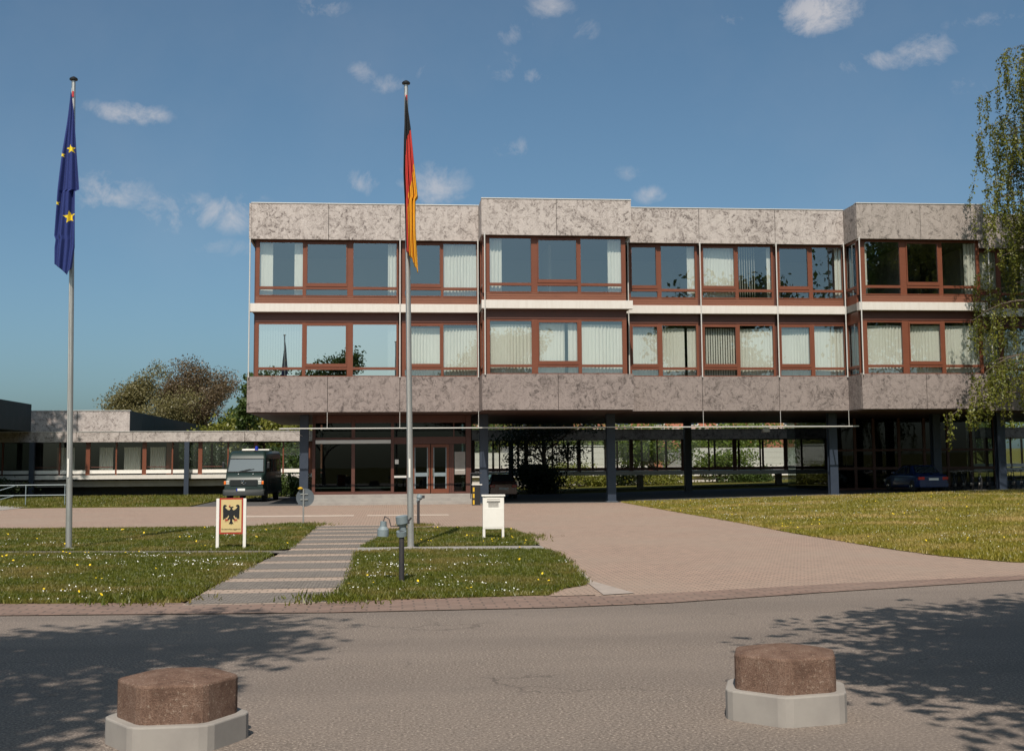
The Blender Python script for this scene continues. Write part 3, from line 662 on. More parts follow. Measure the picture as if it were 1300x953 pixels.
for x0, x1, z0, z1 in ((-3.72, -1.96, .62, 3.16), (-1.77, -.01, .62, 3.16), (.16, .77, .58, 2.95), (3.14, 3.72, .58, 2.95), (-3.72, -1.96, 3.28, 4.0), (-1.77, -.01, 3.28, 4.0), (.16, .77, 3.28, 4.0), (.94, 3.72, 3.3, 4.0)):
    b.quad((x0, 63.31, z0), (x1, 63.31, z0), (x1, 63.31, z1), (x0, 63.31, z1))
b.quad((-3.8, 63.4, FZ), (-3.8, 76, FZ), (-3.8, 76, 4.38), (-3.8, 63.4, 4.38)); b.quad((3.95, 63.4, FZ), (3.95, 76, FZ), (3.95, 76, 4.38), (3.95, 63.4, 4.38))
b.build('pane', GLASS_D, hall_o, recalc=False)
b = MB(); b.box(-3.75, 3.9, 70, 70.15, FZ, 4.38); b.box(-3.75, 3.9, 63.45, 70, 4.30, 4.38); b.build('back_wall', INT_DK, hall_o)
b = MB(); b.box(3.17, 3.70, 63.27, 63.30, 1.42, 2.55); b.build('notice_board', CONC, hall_o)
b = MB(); b.box(.2, .38, 63.26, 63.29, 1.96, 2.18); b.build('notice_card', WHITE_P, hall_o)
for x0, x1, hx in ((1.05, 1.95, 1.86), (1.99, 2.88, 2.08)):
    b = MB(); yy0, yy1 = 63.24, 63.31
    b.box(x0, x0 + .12, yy0, yy1, FZ + .02, 2.93); b.box(x1 - .12, x1, yy0, yy1, FZ + .02, 2.93); b.box(x0 + .121, x1 - .121, yy0, yy1, 2.78, 2.93)
    d_ = b.build('door', WOOD, court)
    b = MB(); b.box(x0 + .121, x1 - .121, yy0 - .01, yy1, FZ + .02, FZ + .24); b.build('kick_plate', WOOD, d_)
    b = MB(); b.box(x0 + .121, x1 - .121, yy0, yy1 - .01, 1.34, 1.52); b.box(x0 + .121, x0 + .17, yy0 + .01, yy1, FZ + .25, 1.33); b.box(x1 - .17, x1 - .121, yy0 + .01, yy1, FZ + .25, 1.33)
    b.box(x0 + .121, x0 + .16, yy0 + .01, yy1, 1.53, 2.77); b.box(x1 - .16, x1 - .121, yy0 + .01, yy1, 1.53, 2.77); b.build('door_rail', LAMPGREY, d_)
    b = MB(); b.quad((x0 + .16, 63.28, FZ + .25), (x1 - .16, 63.28, FZ + .25), (x1 - .16, 63.28, 2.78), (x0 + .16, 63.28, 2.78)); b.build('pane', GLASS_D, d_, recalc=False)
    b = MB(); b.tube((hx, 63.17, 1.35), (hx, 63.17, 1.75), .02); b.tube((hx, 63.17, 1.4), (hx, 63.25, 1.4), .012); b.tube((hx, 63.17, 1.7), (hx, 63.25, 1.7), .012); b.build('door_handle', CHROME, d_)
# dark glazed stair core below the right-hand end
b = MB()
for x in (24.9, 26.3, 27.4, 28.9, 30.4, 31.8, 33.2, 34.6): b.box(x, x + .16, 70, 70.16, .2, 4.38)
b.box(24.9, 34.7, 69.97, 70.1, 1.45, 1.6); b.box(24.9, 34.7, 69.97, 70.1, 2.5, 2.62); b.box(24.9, 34.7, 69.9, 70.1, .2, .42)
core = b.build('stair_core', WOOD_DK, court)
b = MB(); b.quad((24.9, 70.05, .3), (34.7, 70.05, .3), (34.7, 70.05, 4.38), (24.9, 70.05, 4.38)); b.quad((24.95, 70.05, .3), (24.95, 78, .3), (24.95, 78, 4.38), (24.95, 70.05, 4.38)); b.build('pane', GLASS_D, core, recalc=False)
b = MB(); b.box(25.2, 34.4, 77, 77.2, .2, 4.38); b.box(27, 34.4, 73, 73.2, .2, 4.38); b.build('core_wall', INT_DK, core)

# ------------------------------------------------------------------ low glazed wing behind
wing = empty('glazed_wing', (-13, 85, 0))
tag(wing, 'long low glazed wing with stone fascia and white sill strips crossing behind the raised building', 'building')
WX0, WX1 = -60.0, 75.0
b = MB(); x = WX0
while x < WX1:
    b.box(x + .012, x + 3.588, 84.6, 84.74, 3.52, 4.18); x += 3.6
b.mi = 1; b.box(WX0, WX1, 84.745, 91.4, 3.54, 4.16)
b.build('roof_fascia', [STONE_UP, DARK], wing)
b = MB(); b.box(WX0, WX1, 84.56, 84.9, 4.181, 4.21); b.build('roof_flashing', ROD, wing)
b = MB(); b.box(WX0, WX1, 84.92, 91.4, 4.165, 4.18); b.build('roof', ROOF, wing)
b = MB(); b.box(WX0, WX1, 84.7, 91.0, 1.11, 1.37); b.build('floor_edge', WHITE, wing)
b = MB(); b.box(WX0, 3.8, 86.2, 86.4, 0, 1.105); b.build('plinth_wall', INT_DK, wing)
b = MB(); b.box(WX0, 3.8, 85.2, 85.35, .62, 1.0); b.build('lower_beam', CONC, wing)
xs = [-19.71 + 1.8 * i for i in range(-18, 50)]
for i in range(0, len(xs) - 1, 2):
    b = MB(); gl = []; sl = MB(); hd = MB(); rear = []
    ml = MB()
    for x, w2, k in ((xs[i], .13, 0), (xs[i] + 1.8, .045, 1)):
        (ml if k else b).box(x - w2, x + w2, 84.98, 85.12, 1.375, 3.515)
        if k == 0 or x > 5: rp_ = MB(); rp_.box(x - .08, x + .08, 90.4, 90.44, 1.375, 3.515); rp_.build('rear_post', WOOD_DK, wing)
        xn = x + (1.8 if k else 1.755) - (.13 if k else 0)
        q = MB(); q.quad((x + w2, 85.05, 1.72), (xn, 85.05, 1.72), (xn, 85.05, 3.5), (x + w2, 85.05, 3.5)); gl.append(q)
        rg_ = MB(); rg_.quad((x + w2, 90.45, 1.4), (xn, 90.45, 1.4), (xn, 90.45, 3.5), (x + w2, 90.45, 3.5)); rear.append(rg_)
        if x < 3 or x > 27: sl.box(x + w2 + .01, xn - .01, 84.95, 85.10, 1.47, 1.70)
        else: hd.box(x + w2 + .01, xn - .01, 84.97, 85.10, 1.42, 1.62)
        if k == 0 and x < 0: hd.box(x + .2, x + 1.6, 85.0, 85.04, 1.86, 1.92)
    wf = b.build('window', WOOD if xs[i] < 4 else WOOD_DK, wing)
    ml.build('mullion', WOOD if xs[i] < 4 else WOOD_DK, wf)
    for q in gl: q.build('pane', GLASS_C, wf, recalc=False)
    for q in rear: q.build('rear_pane', GLASS_C, wf, recalc=False)
    if sl.v: sl.build('white_sill_panel', WHITE_P, wf)
    if hd.v: hd.build('low_rail', WOOD_DK, wf)
for x in (-52.5, -42.7, -32.9, -23.08, -13.27, -3.5, 8.0, 40, 50):
    b = MB(); z = gz(x)
    b.box(x - .15, x + .15, 84.2, 84.5, 0, 3.51); b.build('column', BLUE_ST, wing)
for x in (7.6, 17.3, 27.2): 
    b = MB(); b.box(x - .2, x + .2, 87, 87.4, 0, 1.1); b.build('pier', CONC, wing)
# rooms inside the left part of the wing
b = MB(); b.box(-60, -14.6, 89.2, 89.3, 1.375, 3.51); b.build('inner_wall', INT_DK, wing)
for x0, x1 in ((-21.9, -20.9), (-19.3, -18.4), (-17.7, -16.6), (-16.0, -15.0)):
    c = MB(); n = int((x1 - x0) / .02)
    for i in range(n):
        xa = x0 + i * .02; c.quad((xa, 86.4 + .04 * math.sin(xa * 40), 1.6), (xa + .02, 86.4 + .04 * math.sin((xa + .02) * 40), 1.6), (xa + .02, 86.4 + .04 * math.sin((xa + .02) * 40), 3.2), (xa, 86.4 + .04 * math.sin(xa * 40), 3.2))
    c.build('curtain', CURT, wing, recalc=False)
b = MB(); b.box(-22.0, -21.75, 86.2, 86.35, 1.5, 3.2); b.box(-20.2, -19.9, 86.3, 86.42, 1.5, 3.3); b.box(-14.9, -14.6, 86.2, 86.4, 1.4, 3.5); b.build('partition', WOOD, wing)
# roof monitor rising behind the fascia
mon = empty('roof_monitor', (-30, 95, 4.18)); mon.location.z = 4.18
tag(mon, 'stone faced raised roof block behind the low wing, its right side in shade', 'roof block')
b = MB()
for i in range(12):
    x1 = -17.5 - 3.45 * i; b.box(x1 - 3.42, x1 - .01, 87.0, 87.14, 4.19, 5.65)
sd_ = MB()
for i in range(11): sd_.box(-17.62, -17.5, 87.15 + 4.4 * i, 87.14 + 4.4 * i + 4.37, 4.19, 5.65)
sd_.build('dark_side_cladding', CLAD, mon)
b.mi = 1; b.box(-58, -17.63, 87.15, 135, 4.19, 5.63); b.build('stone_cladding', [STONE_UP, DARK], mon)
b = MB(); b.box(-58, -17.45, 86.95, 87.3, 5.652, 5.69); b.build('roof_flashing', ROD, mon)
hall2 = empty('side_pavilion', (-30, 75, 0)); tag(hall2, 'dark edged pavilion block jutting forward at the far left edge of the photo', 'building')
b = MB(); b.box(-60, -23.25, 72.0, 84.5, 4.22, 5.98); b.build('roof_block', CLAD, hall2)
b = MB()
for x in (-24.2, -27.5, -31): b.box(x - .12, x + .12, 72.6, 72.84, 0, 4.2)
b.build('column', BLUE_ST, hall2)
b = MB()
for x in (-24.0, -25.6, -27.2, -28.8): b.box(x - .06, x + .06, 79.9, 80.05, .9, 4.2)
b.box(-60, -23.9, 79.85, 80.0, .3, 1.0); o = b.build('window', WOOD, hall2)
g_ = MB(); g_.quad((-60, 79.98, 1), (-24, 79.98, 1), (-24, 79.98, 4.2), (-60, 79.98, 4.2)); g_.build('pane', GLASS_D, o, recalc=False)
b = MB()
for x0, x1 in ((-27.2, -25.75), (-25.2, -24.7), (-24.45, -24.1)): b.box(x0, x1, 79.75, 79.84, 1.02, 1.75)
b.build('white_panel', WHITE_P, hall2)

# ------------------------------------------------------------------ buildings seen beyond
gh = empty('garden_building', (20, 100, 0)); tag(gh, 'low white ribbed building with small basement windows seen beneath the raised block', 'building')
b = MB()
for x0, x1, z1 in ((7, 10, 2.85), (10, 21.8, 3.35), (25.6, 35.5, 3.15)):
    b.box(x0, x1, 106.0, 118, .84, z1)
    for k in range(4): b.box(x0, x1, 105.985, 105.998, 1.3 + .5 * k, 1.33 + .5 * k)
b.box(5.5, 43, 105.6, 118, 0, .80); b.build('wall', PLANK, gh)
b = MB(); b.box(5.4, 43.1, 105.3, 105.98, .802, .90); b.box(9.9, 21.9, 105.9, 118.1, 3.352, 3.41); b.build('ledge', WHITE_P, gh)
for x0, x1 in ((15.2, 15.9), (16.1, 17.3), (25.6, 26.4), (26.6, 27.3), (7.0, 8.4)):
    b = MB(); b.box(x0 * 1.07, x1 * 1.07, 105.56, 105.59, .1, .60); o = b.build('window', WHITE_P, gh)
    b = MB(); b.box(x0 * 1.07 + .05, x1 * 1.07 - .05, 105.53, 105.555, .15, .55); b.build('pane', BLACK, o)
rb = empty('brick_building', (30, 152, 0)); tag(rb, 'distant brick building with pale balcony bands just visible above the low wing roof', 'building')
b = MB(); b.box(0, 62, 152, 164, 0, 9.5); b.build('wall', BRICKW, rb)
b = MB(); b.box(0, 62, 151.2, 151.99, 5.75, 6.05); b.box(0, 62, 151.2, 151.99, 8.3, 8.7); b.build('balcony', WHITE_P, rb)
for i in range(14):
    x0 = 2 + i * 4.2; b = MB(); b.box(x0, x0 + 1.9, 151.9, 151.99, 6.4, 7.9); o = b.build('window', WHITE_P, rb); b = MB(); b.box(x0 + .1, x0 + 1.8, 151.86, 151.89, 6.5, 7.8); b.build('pane', BLUE_ST, o)

# ------------------------------------------------------------------ trees and shrubs
def leaves(name, C, size, m, parent, jitter=1.0, droop=0, aspect=.6):
    C = np.asarray(C); n = len(C); s = size * rng.uniform(.6, 1.35, n)
    a = rng.normal(0, 1, (n, 3)); a[:, 2] -= droop; a /= np.linalg.norm(a, axis=1)[:, None]
    b = rng.normal(0, 1, (n, 3)); b -= (b * a).sum(1)[:, None] * a; b /= np.linalg.norm(b, axis=1)[:, None]
    a = a * s[:, None]; b = b * (s * aspect)[:, None]
    V = np.stack([C - a, C + b * .9 - a * .1, C + a, C - b * .9 - a * .1], 1)
    off = Vector(parent.location) if parent else Vector((0, 0, 0)); V = V - np.array(off)
    return fast_mesh(name, V.reshape(-1, 3), np.arange(n * 4).reshape(-1, 4), m, parent)
def limbs(base, h, spread, seed, levels=4, r0=.25, first=.3, up=.5, nb=4, split=6):
    """tapered trunk with limbs; returns MB and tip list"""
    rd = random.Random(seed); b = MB(); tips = []
    def grow(p, d, ln, r, lv):
        pts = [p]; q = p; dd = d.copy(); n = 3 if lv else 5
        for i in range(n):
            dd = (dd + Vector((rd.gauss(0, .13), rd.gauss(0, .13), rd.gauss(0.03, .08)))).normalized(); q2 = q + dd * (ln / n)
            ra = r * (1 - .55 * i / n); rb_ = r * (1 - .55 * (i + 1) / n)
            b.tube(q, q2, ra, rb_, n=(8 if lv == 0 else 5 if lv < 3 else 3), cap=False); q = q2; pts.append(q)
        if lv >= levels: tips.append((q, dd)); return
        k = nb + (split - nb if lv == 0 else 0)
        for j in range(k):
            t = first + (1 - first) * (j + rd.random()) / k if lv == 0 else .35 + .65 * (j + rd.random()) / k
            ip = min(int(t * n), n - 1); pp = pts[ip].lerp(pts[ip + 1], t * n - ip if t * n - ip <= 1 else 1)
            an = 2 * math.pi * (j / k + rd.random() * .35) + lv; side = Vector((math.cos(an), math.sin(an), 0))
            nd = (side * spread + Vector((0, 0, up * (1.1 - .5 * lv / levels))) + dd * .45).normalized()
            grow(pp, nd, ln * rd.uniform(.5, .72), r * .45, lv + 1)
        tips.append((q, dd))
    grow(Vector(base), Vector((0, 0, 1)), h, r0, 0); return b, tips
def tree(kind, base, h, width, label, leafm, n, size, seed, cat='tree', group=None, spread=1.0, levels=3, trunk=.25, bark=BARK, clump=.12, first=.3, up=.5, low=.3, droop=.1, nb=4):
    base = Vector(base); root = empty(kind, base); tag(root, label, cat, group)
    b, tips = limbs((0, 0, 0), h * .62, spread, seed, levels, trunk, first, up, nb)
    P = np.array([[t[0].x, t[0].y, t[0].z] for t in tips]); r = np.percentile(np.hypot(P[:, 0], P[:, 1]), 92); zx = np.percentile(P[:, 2], 98)
    sx = (width / 2 * .88) / max(r, .1); sz = h * .95 / zx
    b.v = [(x * sx + base.x, y * sx + base.y, z * sz + base.z) for x, y, z in b.v]; P = P * [sx, sx, sz]
    b.build('trunk', bark, root, smooth=True, recalc=False)
    P = P[P[:, 2] > h * low]; rr = random.Random(seed); wgt = rng.uniform(.25, 1.6, len(P)); wgt /= wgt.sum()
    k = rng.choice(len(P), n, p=wgt); cs = clump * width * rng.uniform(.5, 1.3, len(P))[k]
    q = rng.normal(0, 1, (n, 3)); q /= np.maximum(1, np.linalg.norm(q, axis=1) / 1.7)[:, None]; C = P[k] + q * cs[:, None] * [1, 1, .7]; C += np.array(base)
    C[:, 2] = np.maximum(C[:, 2], base.z + .15)
    leaves('crown', C, size, leafm, root, droop=droop)
    return root
def shrub(kind, base, h, width, label, leafm, n, size, cat='shrub', group=None, seed=0):
    base = Vector(base); root = empty(kind, base); tag(root, label, cat, group); b = MB(); rd = random.Random(seed); cs = []
    for i in range(9):
        an = rd.random() * 6.28; tip = base + Vector((math.cos(an) * width * .4 * rd.random(), math.sin(an) * width * .4 * rd.random(), h * rd.uniform(.5, .88))); b.tube(base, tip, .035, .012, n=5); cs.append(tip)
        cs.append(base.lerp(tip, .5))
    b.build('stem', BARK, root); P = np.array([tuple(c) for c in cs]); k = rng.integers(0, len(P), n)
    C = P[k] + rng.normal(0, 1, (n, 3)) * [width * .17, width * .17, h * .15]; C[:, 2] = np.clip(C[:, 2], base.z + .03, base.z + h * 1.08)
    leaves('foliage', C, size, leafm, root); return root

# background trees over the low wing
tree('broad_tree', (at(231, 600, 150).x, 150, 0), 13.9, 9.0, 'large round brown budding tree above the low wing roof', LEAF_B, 34000, .115, 3, trunk=.5, levels=4, clump=.095, low=.2, up=.42, spread=1.0, nb=5)
tree('broad_tree', (at(182, 600, 146).x, 146, 0), 12.6, 7.6, 'yellowish olive tree just left of the large brown tree', LEAF_O, 26000, .11, 5, trunk=.35, levels=4, clump=.1, low=.2, spread=1.0)
tree('broad_tree', (at(245, 600, 142).x, 142, 0), 10.6, 6.3, 'low brownish tree right of the large brown tree trunk', LEAF_B, 20000, .11, 8, trunk=.25, levels=3, clump=.13, low=.1)
tree('broad_tree', (at(205, 600, 139).x, 139, 0), 9.6, 7.5, 'low olive bushy tree in front of the large brown tree', LEAF_O, 18000, .11, 9, trunk=.2, levels=3, clump=.13, low=.1)
tree('conifer_tree', (at(317, 600, 101).x, 101, 0), 8.6, 2.0, 'narrow dark green tree rising beside the corner of the raised building', LEAF_G, 6000, .14, 12, trunk=.15, clump=.13, low=.12, up=.9, spread=.6)
tree('green_tree', (at(300, 600, 122).x, 122, 0), 7.4, 4.2, 'dark green rounded tree between the brown tree and the raised building', LEAF_G, 7000, .17, 13, trunk=.2, clump=.13, low=.1)
for i, (u, y, h, w_, lab) in enumerate([(285, 108, 5.6, 5.5, 'yellow green shrub at the right end of the shaded roof block'), (330, 104, 6.3, 6.0, 'tall yellow green shrub behind the green van'), (375, 103, 6.0, 5.5, 'yellow green shrub behind the front left column')]):
    p = at(u, 600, y); tree('flowering_shrub', (p.x, y, 0), h, w_, lab, LEAF_Y, 6500, .14, 20 + i, cat='shrub', group='yellow green shrubs behind the low wing', trunk=.12, clump=.13, low=.08)
for i, (u, y, h, w_, m_, lab) in enumerate([(212, 100, 3.6, 5, LEAF_D, 'dark shrub seen through the wing windows right of the flagpole'), (262, 100, 3.7, 6, LEAF_D, 'dark shrub seen through the wing windows left of the van'), (372, 97, 3.4, 4.5, LEAF_G, 'green shrub seen through the wing windows right of the van')]):
    p = at(u, 600, y); shrub('dark_shrub', (p.x, y, 0), h, w_, lab, m_, 4500, .13, group='shrubs behind the wing windows', seed=i)
# trees beyond the white garden building
for i, (u, y, h, w_, m_, lab) in enumerate([(640, 118, 5.4, 9, LEAF_Y, 'yellow green tree behind the white garden building at its left end'), (700, 122, 5.6, 9, LEAF_Y, 'yellow green tree behind the middle of the white garden building'),
        (760, 120, 5.3, 9, LEAF_S, 'green tree behind the garden building next to the central column'), (905, 118, 5.6, 9, LEAF_S, 'green tree behind the right white block'), (960, 119, 5.4, 9, LEAF_S, 'green tree farthest right behind the garden building'),
        (1180, 124, 6, 9, LEAF_S, 'green tree seen past the stair core'), (1250, 124, 6, 9, LEAF_S, 'green tree behind the far right part of the wing'), (585, 118, 6, 8, LEAF_G, 'green tree behind the entrance hall')]):
    p = at(u, 600, y); tree('green_tree', (p.x, y, gz(p.x) * 0), h, w_, lab, m_, 4500, .17, 40 + i, group='trees behind the garden building', trunk=.18, clump=.12, low=.1)
tree('spreading_tree', (at(838, 600, 100.5).x, 100.5, 0), 4.7, 8.5, 'bright green spreading tree seen through the wing right of the central column', LEAF_S, 7000, .13, 61, trunk=.14, clump=.09, low=.25, up=.2)
tree('spreading_tree', (at(912, 600, 101).x, 101, 0), 2.6, 6, 'low green tree leaning in front of the ribbed wall', LEAF_S, 4000, .11, 62, trunk=.1, clump=.1, low=.3, up=.2)
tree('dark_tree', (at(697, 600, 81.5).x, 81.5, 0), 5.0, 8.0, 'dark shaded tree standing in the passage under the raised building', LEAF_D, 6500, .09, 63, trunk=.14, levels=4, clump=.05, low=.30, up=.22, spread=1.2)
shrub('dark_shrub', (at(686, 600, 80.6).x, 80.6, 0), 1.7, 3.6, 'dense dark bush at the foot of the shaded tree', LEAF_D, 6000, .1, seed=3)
for i, (u, y, h, w_, m_, lab) in enumerate([(735, 99.5, 1.8, 4.5, LEAF_Y, 'mid green bush left of the basement windows'), (718, 101.5, 2.2, 3.4, LEAF_Y, 'pale yellow green bush behind the shaded tree'), (761, 100, 1.0, 3, LEAF_Y, 'low green bush just left of the central column'),
        (793, 99, 1.5, 1.9, LEAF_D, 'upright tufted bush just right of the central column'), (842, 99, 1.2, 5, LEAF_Y, 'low spreading bush under the bright green tree'), (940, 99.5, 1.7, 4.2, LEAF_G, 'rounded dark bush by the ribbed wall'), (962, 98.5, 1.3, 3, LEAF_G, 'small green bush at the right end of the planting')]):
    p = at(u, 600, y); shrub('garden_bush', (p.x, y, 0), h, w_, lab, m_, 2600, .09, group='bushes in the courtyard behind the wing', seed=10 + i)
shrub('clipped_hedge', (-25.0, 78.5, 0), 1.25, 5.0, 'dark low hedge under the pavilion at the far left', LEAF_D, 5000, .08, cat='hedge', seed=31)
shrub('garden_bush', (at(372, 600, 80).x, 80, 0), 1.3, 2.4, 'green bush between the van and the front left column', LEAF_G, 2600, .09, seed=33)
shrub('dead_shrub', (at(396, 600, 64).x - .1, 64.6, 0), 1.6, .8, 'dry leggy shrub beside the left end of the entrance steps', LEAF_B, 350, .05, seed=34)

# birch at the right edge with hanging strands
def birch(x, y, label):
    root = empty('birch_tree', (x, y, gz(x))); tag(root, label, 'tree'); rd = random.Random(4); b = MB(); C = []
    zb = gz(x); p = Vector((x, y, zb)); h = 20.9; tr = [p]
    for i in range(12):
        q = p + Vector((rd.gauss(0, .12), rd.gauss(0, .1), h / 12)); b.tube(p, q, .30 * (1 - i / 13), .30 * (1 - (i + 1) / 13), n=10, cap=False); p = q; tr.append(p)
    for j in range(80):
        t = .16 + .83 * rd.random() ** 1.05; k = min(int(t * 12), 11); s = tr[k].lerp(tr[k + 1], t * 12 - k); an = rd.random() * 2 * math.pi
        ln = (5.2 - 1.9 * t) * rd.uniform(.6, 1.1); d = Vector((math.cos(an), math.sin(an), .75)); q = s; pts = [q]
        for i in range(6):
            d.z -= .24; q = q + d.normalized() * ln / 6; pts.append(q)
        b.mi = 1
        for i in range(6): b.tube(pts[i], pts[i + 1], .05 * (1 - i / 7) * (1.2 - t), .06 * (1 - (i + 1) / 7) * (1.2 - t) + .004, n=5, cap=False)
        for i in range(2, 7):
            for _ in range(3 if i > 3 else 2):
                st = pts[i] + Vector((rd.gauss(0, .2), rd.gauss(0, .2), rd.gauss(0, .05))); L_ = rd.uniform(.8, 3.0) * (1 if t > .25 else .6); L_ = min(L_, st.z - zb - 2.0)
                if L_ < .3: continue
                sw = Vector((rd.gauss(0, .10), rd.gauss(0, .10), 0)); b.tube(pts[i], st, .008, .006, n=3, cap=False); e2 = st + sw * L_ - Vector((0, 0, L_)); b.tube(st, e2, .007, .003, n=3, cap=False)
                m = int(L_ * 40)
                for q_ in range(m):
                    tt = rd.random(); c = st.lerp(e2, tt); C.append((c.x + rd.gauss(0, .075), c.y + rd.gauss(0, .075), c.z + rd.gauss(0, .05)))
    b.build('trunk', [BARK_BI, BARK], root, smooth=True, recalc=False); leaves('crown', C, .068, LEAF_BI, root, droop=.8, aspect=.6); print('birch leaves', len(C))
birch(30.75, 55.3, 'tall weeping birch with hanging leafy strands at the right edge')
# large trees outside the frame: they shade the road and are mirrored in the panes
tree('street_tree', (-6.5, 2.0, 0), 12.0, 9.4, 'leafy street tree left of the viewpoint shading the left of the road', LEAF_G, 36000, .13, 71, trunk=.3, levels=4, clump=.06, low=.46, up=.35)
tree('street_tree', (8.5, 3.7, 0), 13.6, 11.6, 'leafy street tree right of the viewpoint shading the right of the road', LEAF_G, 52000, .13, 73, trunk=.33, levels=4, clump=.065, low=.44, up=.35)
tree('street_tree', (-16.5, -9, 0), 11.5, 11, 'lower bushy street tree left behind the viewpoint', LEAF_G, 12000, .17, 74, trunk=.3, levels=3, clump=.09, low=.3)
tree('park_tree', (-32.4, 68.5, 0), 29, 14.5, 'very tall dense tree added outside the frame to shade the low wing', LEAF_G, 46000, .30, 91, trunk=.6, levels=4, clump=.085, low=.25)  # unseen tree, added only for its shade on the low wing
for i, (x, y, h, w_) in enumerate(((46, 24, 24, 17), (62, 12, 26, 18), (58, -14, 26, 20), (36, -12, 21, 15))):
    tree('park_tree', (x, y, gz(x)), h, w_, ['tall park tree on the right lawn outside the frame', 'tallest park tree far to the right', 'wide park tree right of the road behind the viewpoint', 'park tree across the road to the right'][i], LEAF_G, 13000, .30, 80 + i, trunk=.5, levels=4, clump=.09, low=.2, group='park trees to the right')

# ------------------------------------------------------------------ flagpoles and flags
def flagpole(top, base, label):
    t, bs = Vector(top), Vector(base); root = empty('flagpole', base); tag(root, label, 'flagpole', 'flagpoles on the lawns'); b = MB()
    n = 10
    for i in range(n): b.tube(bs.lerp(t, i / n), bs.lerp(t, (i + 1) / n), .075 - .028 * i / n, .075 - .028 * (i + 1) / n, n=16, cap=False)
    b.build('pole', STEEL, root, smooth=True, recalc=False)
    b = MB(); b.lathe([(.05, 0), (.095, .02), (.10, .05), (.08, .075), (.02, .11)], t, 20); b.build('pole_cap', BLACK, root, smooth=True)
    b = MB(); m_ = bs.lerp(t, .182); b.box(m_.x - .03, m_.x + .01, m_.y - .095, m_.y - .06, m_.z - .35, m_.z + .08); b.build('cleat', WHITE_P, root)
    b = MB(); c = bs.lerp(t, .965); b.box(c.x - .025, c.x + .02, c.y - .07, c.y - .045, c.z - .02, c.z + .12); b.build('tag', REDL, root)
    b = MB(); b.lathe([(.17, 0), (.17, .03), (.09, .04)], (bs.x, bs.y, .02), 16); b.build('base_plate', CONC, root)
    b = MB(); q0 = bs.lerp(t, .18); b.tube((q0.x - .03, q0.y - .09, q0.z), (t.x - .02, t.y - .07, t.z - .2), .005, n=4); b.build('halyard', WHITE_P, root)
    return root
DT = at(515.5, 108, 29.4); flagpole(DT, (.46, 29.42, 0), 'stainless steel flagpole in the middle of the lawn flying the black red gold flag')
ET = at(93.5, 103, 30.75); EB = gnd(87.2, 698); flagpole(ET, (EB.x, 30.75, 0), 'stainless steel flagpole at the left flying the blue flag with stars')
def pw(pts, t): return float(np.interp(t, [p[0] for p in pts], [p[1] for p in pts]))
def flag(name, Y, left, right, rows, mats, classify, label, tops, bottoms, folds=3.2, depth=.16, nx=70, nz=120):
    V = []; Fc = []; Mi = []
    for j in range(nz + 1):
        t = j / nz
        for i in range(nx + 1):
            s = i / nx; vt = tops(s); vb = bottoms(s); v = vt + (vb - vt) * t; u = pw(left, v) + (pw(right, v) - pw(left, v)) * s
            p = at(u, v, Y); wv = math.sin(s * math.pi * 2 * folds + 1.1 * math.sin(v * .022) + .5) * .62 + .38 * math.sin(s * math.pi * 2 * (folds * 2.1) + v * .014)
            V.append((p.x, p.y - .12 + depth * wv * min(1, .2 + t * 1.5), p.z)); 
    for j in range(nz):
        for i in range(nx):
            a_ = j * (nx + 1) + i; Fc.append((a_, a_ + 1, a_ + nx + 2, a_ + nx + 1)); s = (i + .5) / nx; t = (j + .5) / nz; vt = tops(s); vb = bottoms(s); v = vt + (vb - vt) * t
            Mi.append(classify(pw(left, v) + (pw(right, v) - pw(left, v)) * s, v))
    me = bpy.data.meshes.new(name); me.from_pydata(V, [], Fc)
    for m_ in mats: me.materials.append(m_)
    me.polygons.foreach_set('material_index', Mi); me.polygons.foreach_set('use_smooth', [True] * len(Fc)); me.update()
    o = bpy.data.objects.new(name, me); col.objects.link(o); so_ = o.modifiers.new('thickness', 'SOLIDIFY'); so_.thickness = .006; tag(o, label, 'flag'); return o
def uvc(x, y, s, ox, oy): return ox + x / s, oy + y / s
g1 = lambda x, y: uvc(x, y, 3.403, 460, 90)
lf = [(v, u) for u, v in [g1(186, 118), g1(180, 300), g1(178, 450), g1(182, 560), g1(187, 740), g1(190, 800), g1(200, 850), g1(222, 872), g1(236, 885)]]
rt = [(v, u) for u, v in [g1(189, 118), g1(208, 250), g1(222, 392), g1(240, 550), g1(229, 562), g1(231, 690), g1(236, 780), g1(241, 885)]]
br = [(v, u) for u, v in [g1(210, 240), g1(207, 262), g1(189, 310), g1(187, 400), g1(185, 500), g1(186, 620), g1(190, 760), g1(186, 800)]]
rg = [(v, u) for u, v in [g1(226, 380), g1(221, 410), g1(214, 480), g1(199, 530), g1(196, 600), g1(198, 720), g1(203, 810), g1(203, 900)]]
def cls(u, v):
    if u < pw(br, v): return 0
    return 2 if (v > 90 + 385 / 3.403 and u > pw(rg, v)) else 1
flag('national_flag', 29.3, lf, rt, 0, [F_BLACK, F_RED, F_GOLD], cls, 'limp black red and gold flag hanging down the middle flagpole',
     lambda s: g1(0, 118)[1], lambda s: float(np.interp(s, [0, .25, .45, .7, .9, 1], [g1(0, v)[1] for v in (780, 800, 815, 850, 878, 872)])))
g2 = lambda x, y: uvc(x, y, 2.978, 30, 80)
lf2 = [(v, u) for u, v in [g2(183, 116), g2(168, 230), g2(150, 350), g2(135, 480), g2(120, 655), g2(125, 670), g2(121, 700), g2(120, 800)]]
rt2 = [(v, u) for u, v in [g2(186, 116), g2(197, 200), g2(205, 330), g2(216, 484), g2(200, 490), g2(199, 700), g2(186, 790), g2(182, 805)]]
STARS = [(184, 331, 18), (179, 586, 25), (151, 353, 11), (131, 534, 10)]
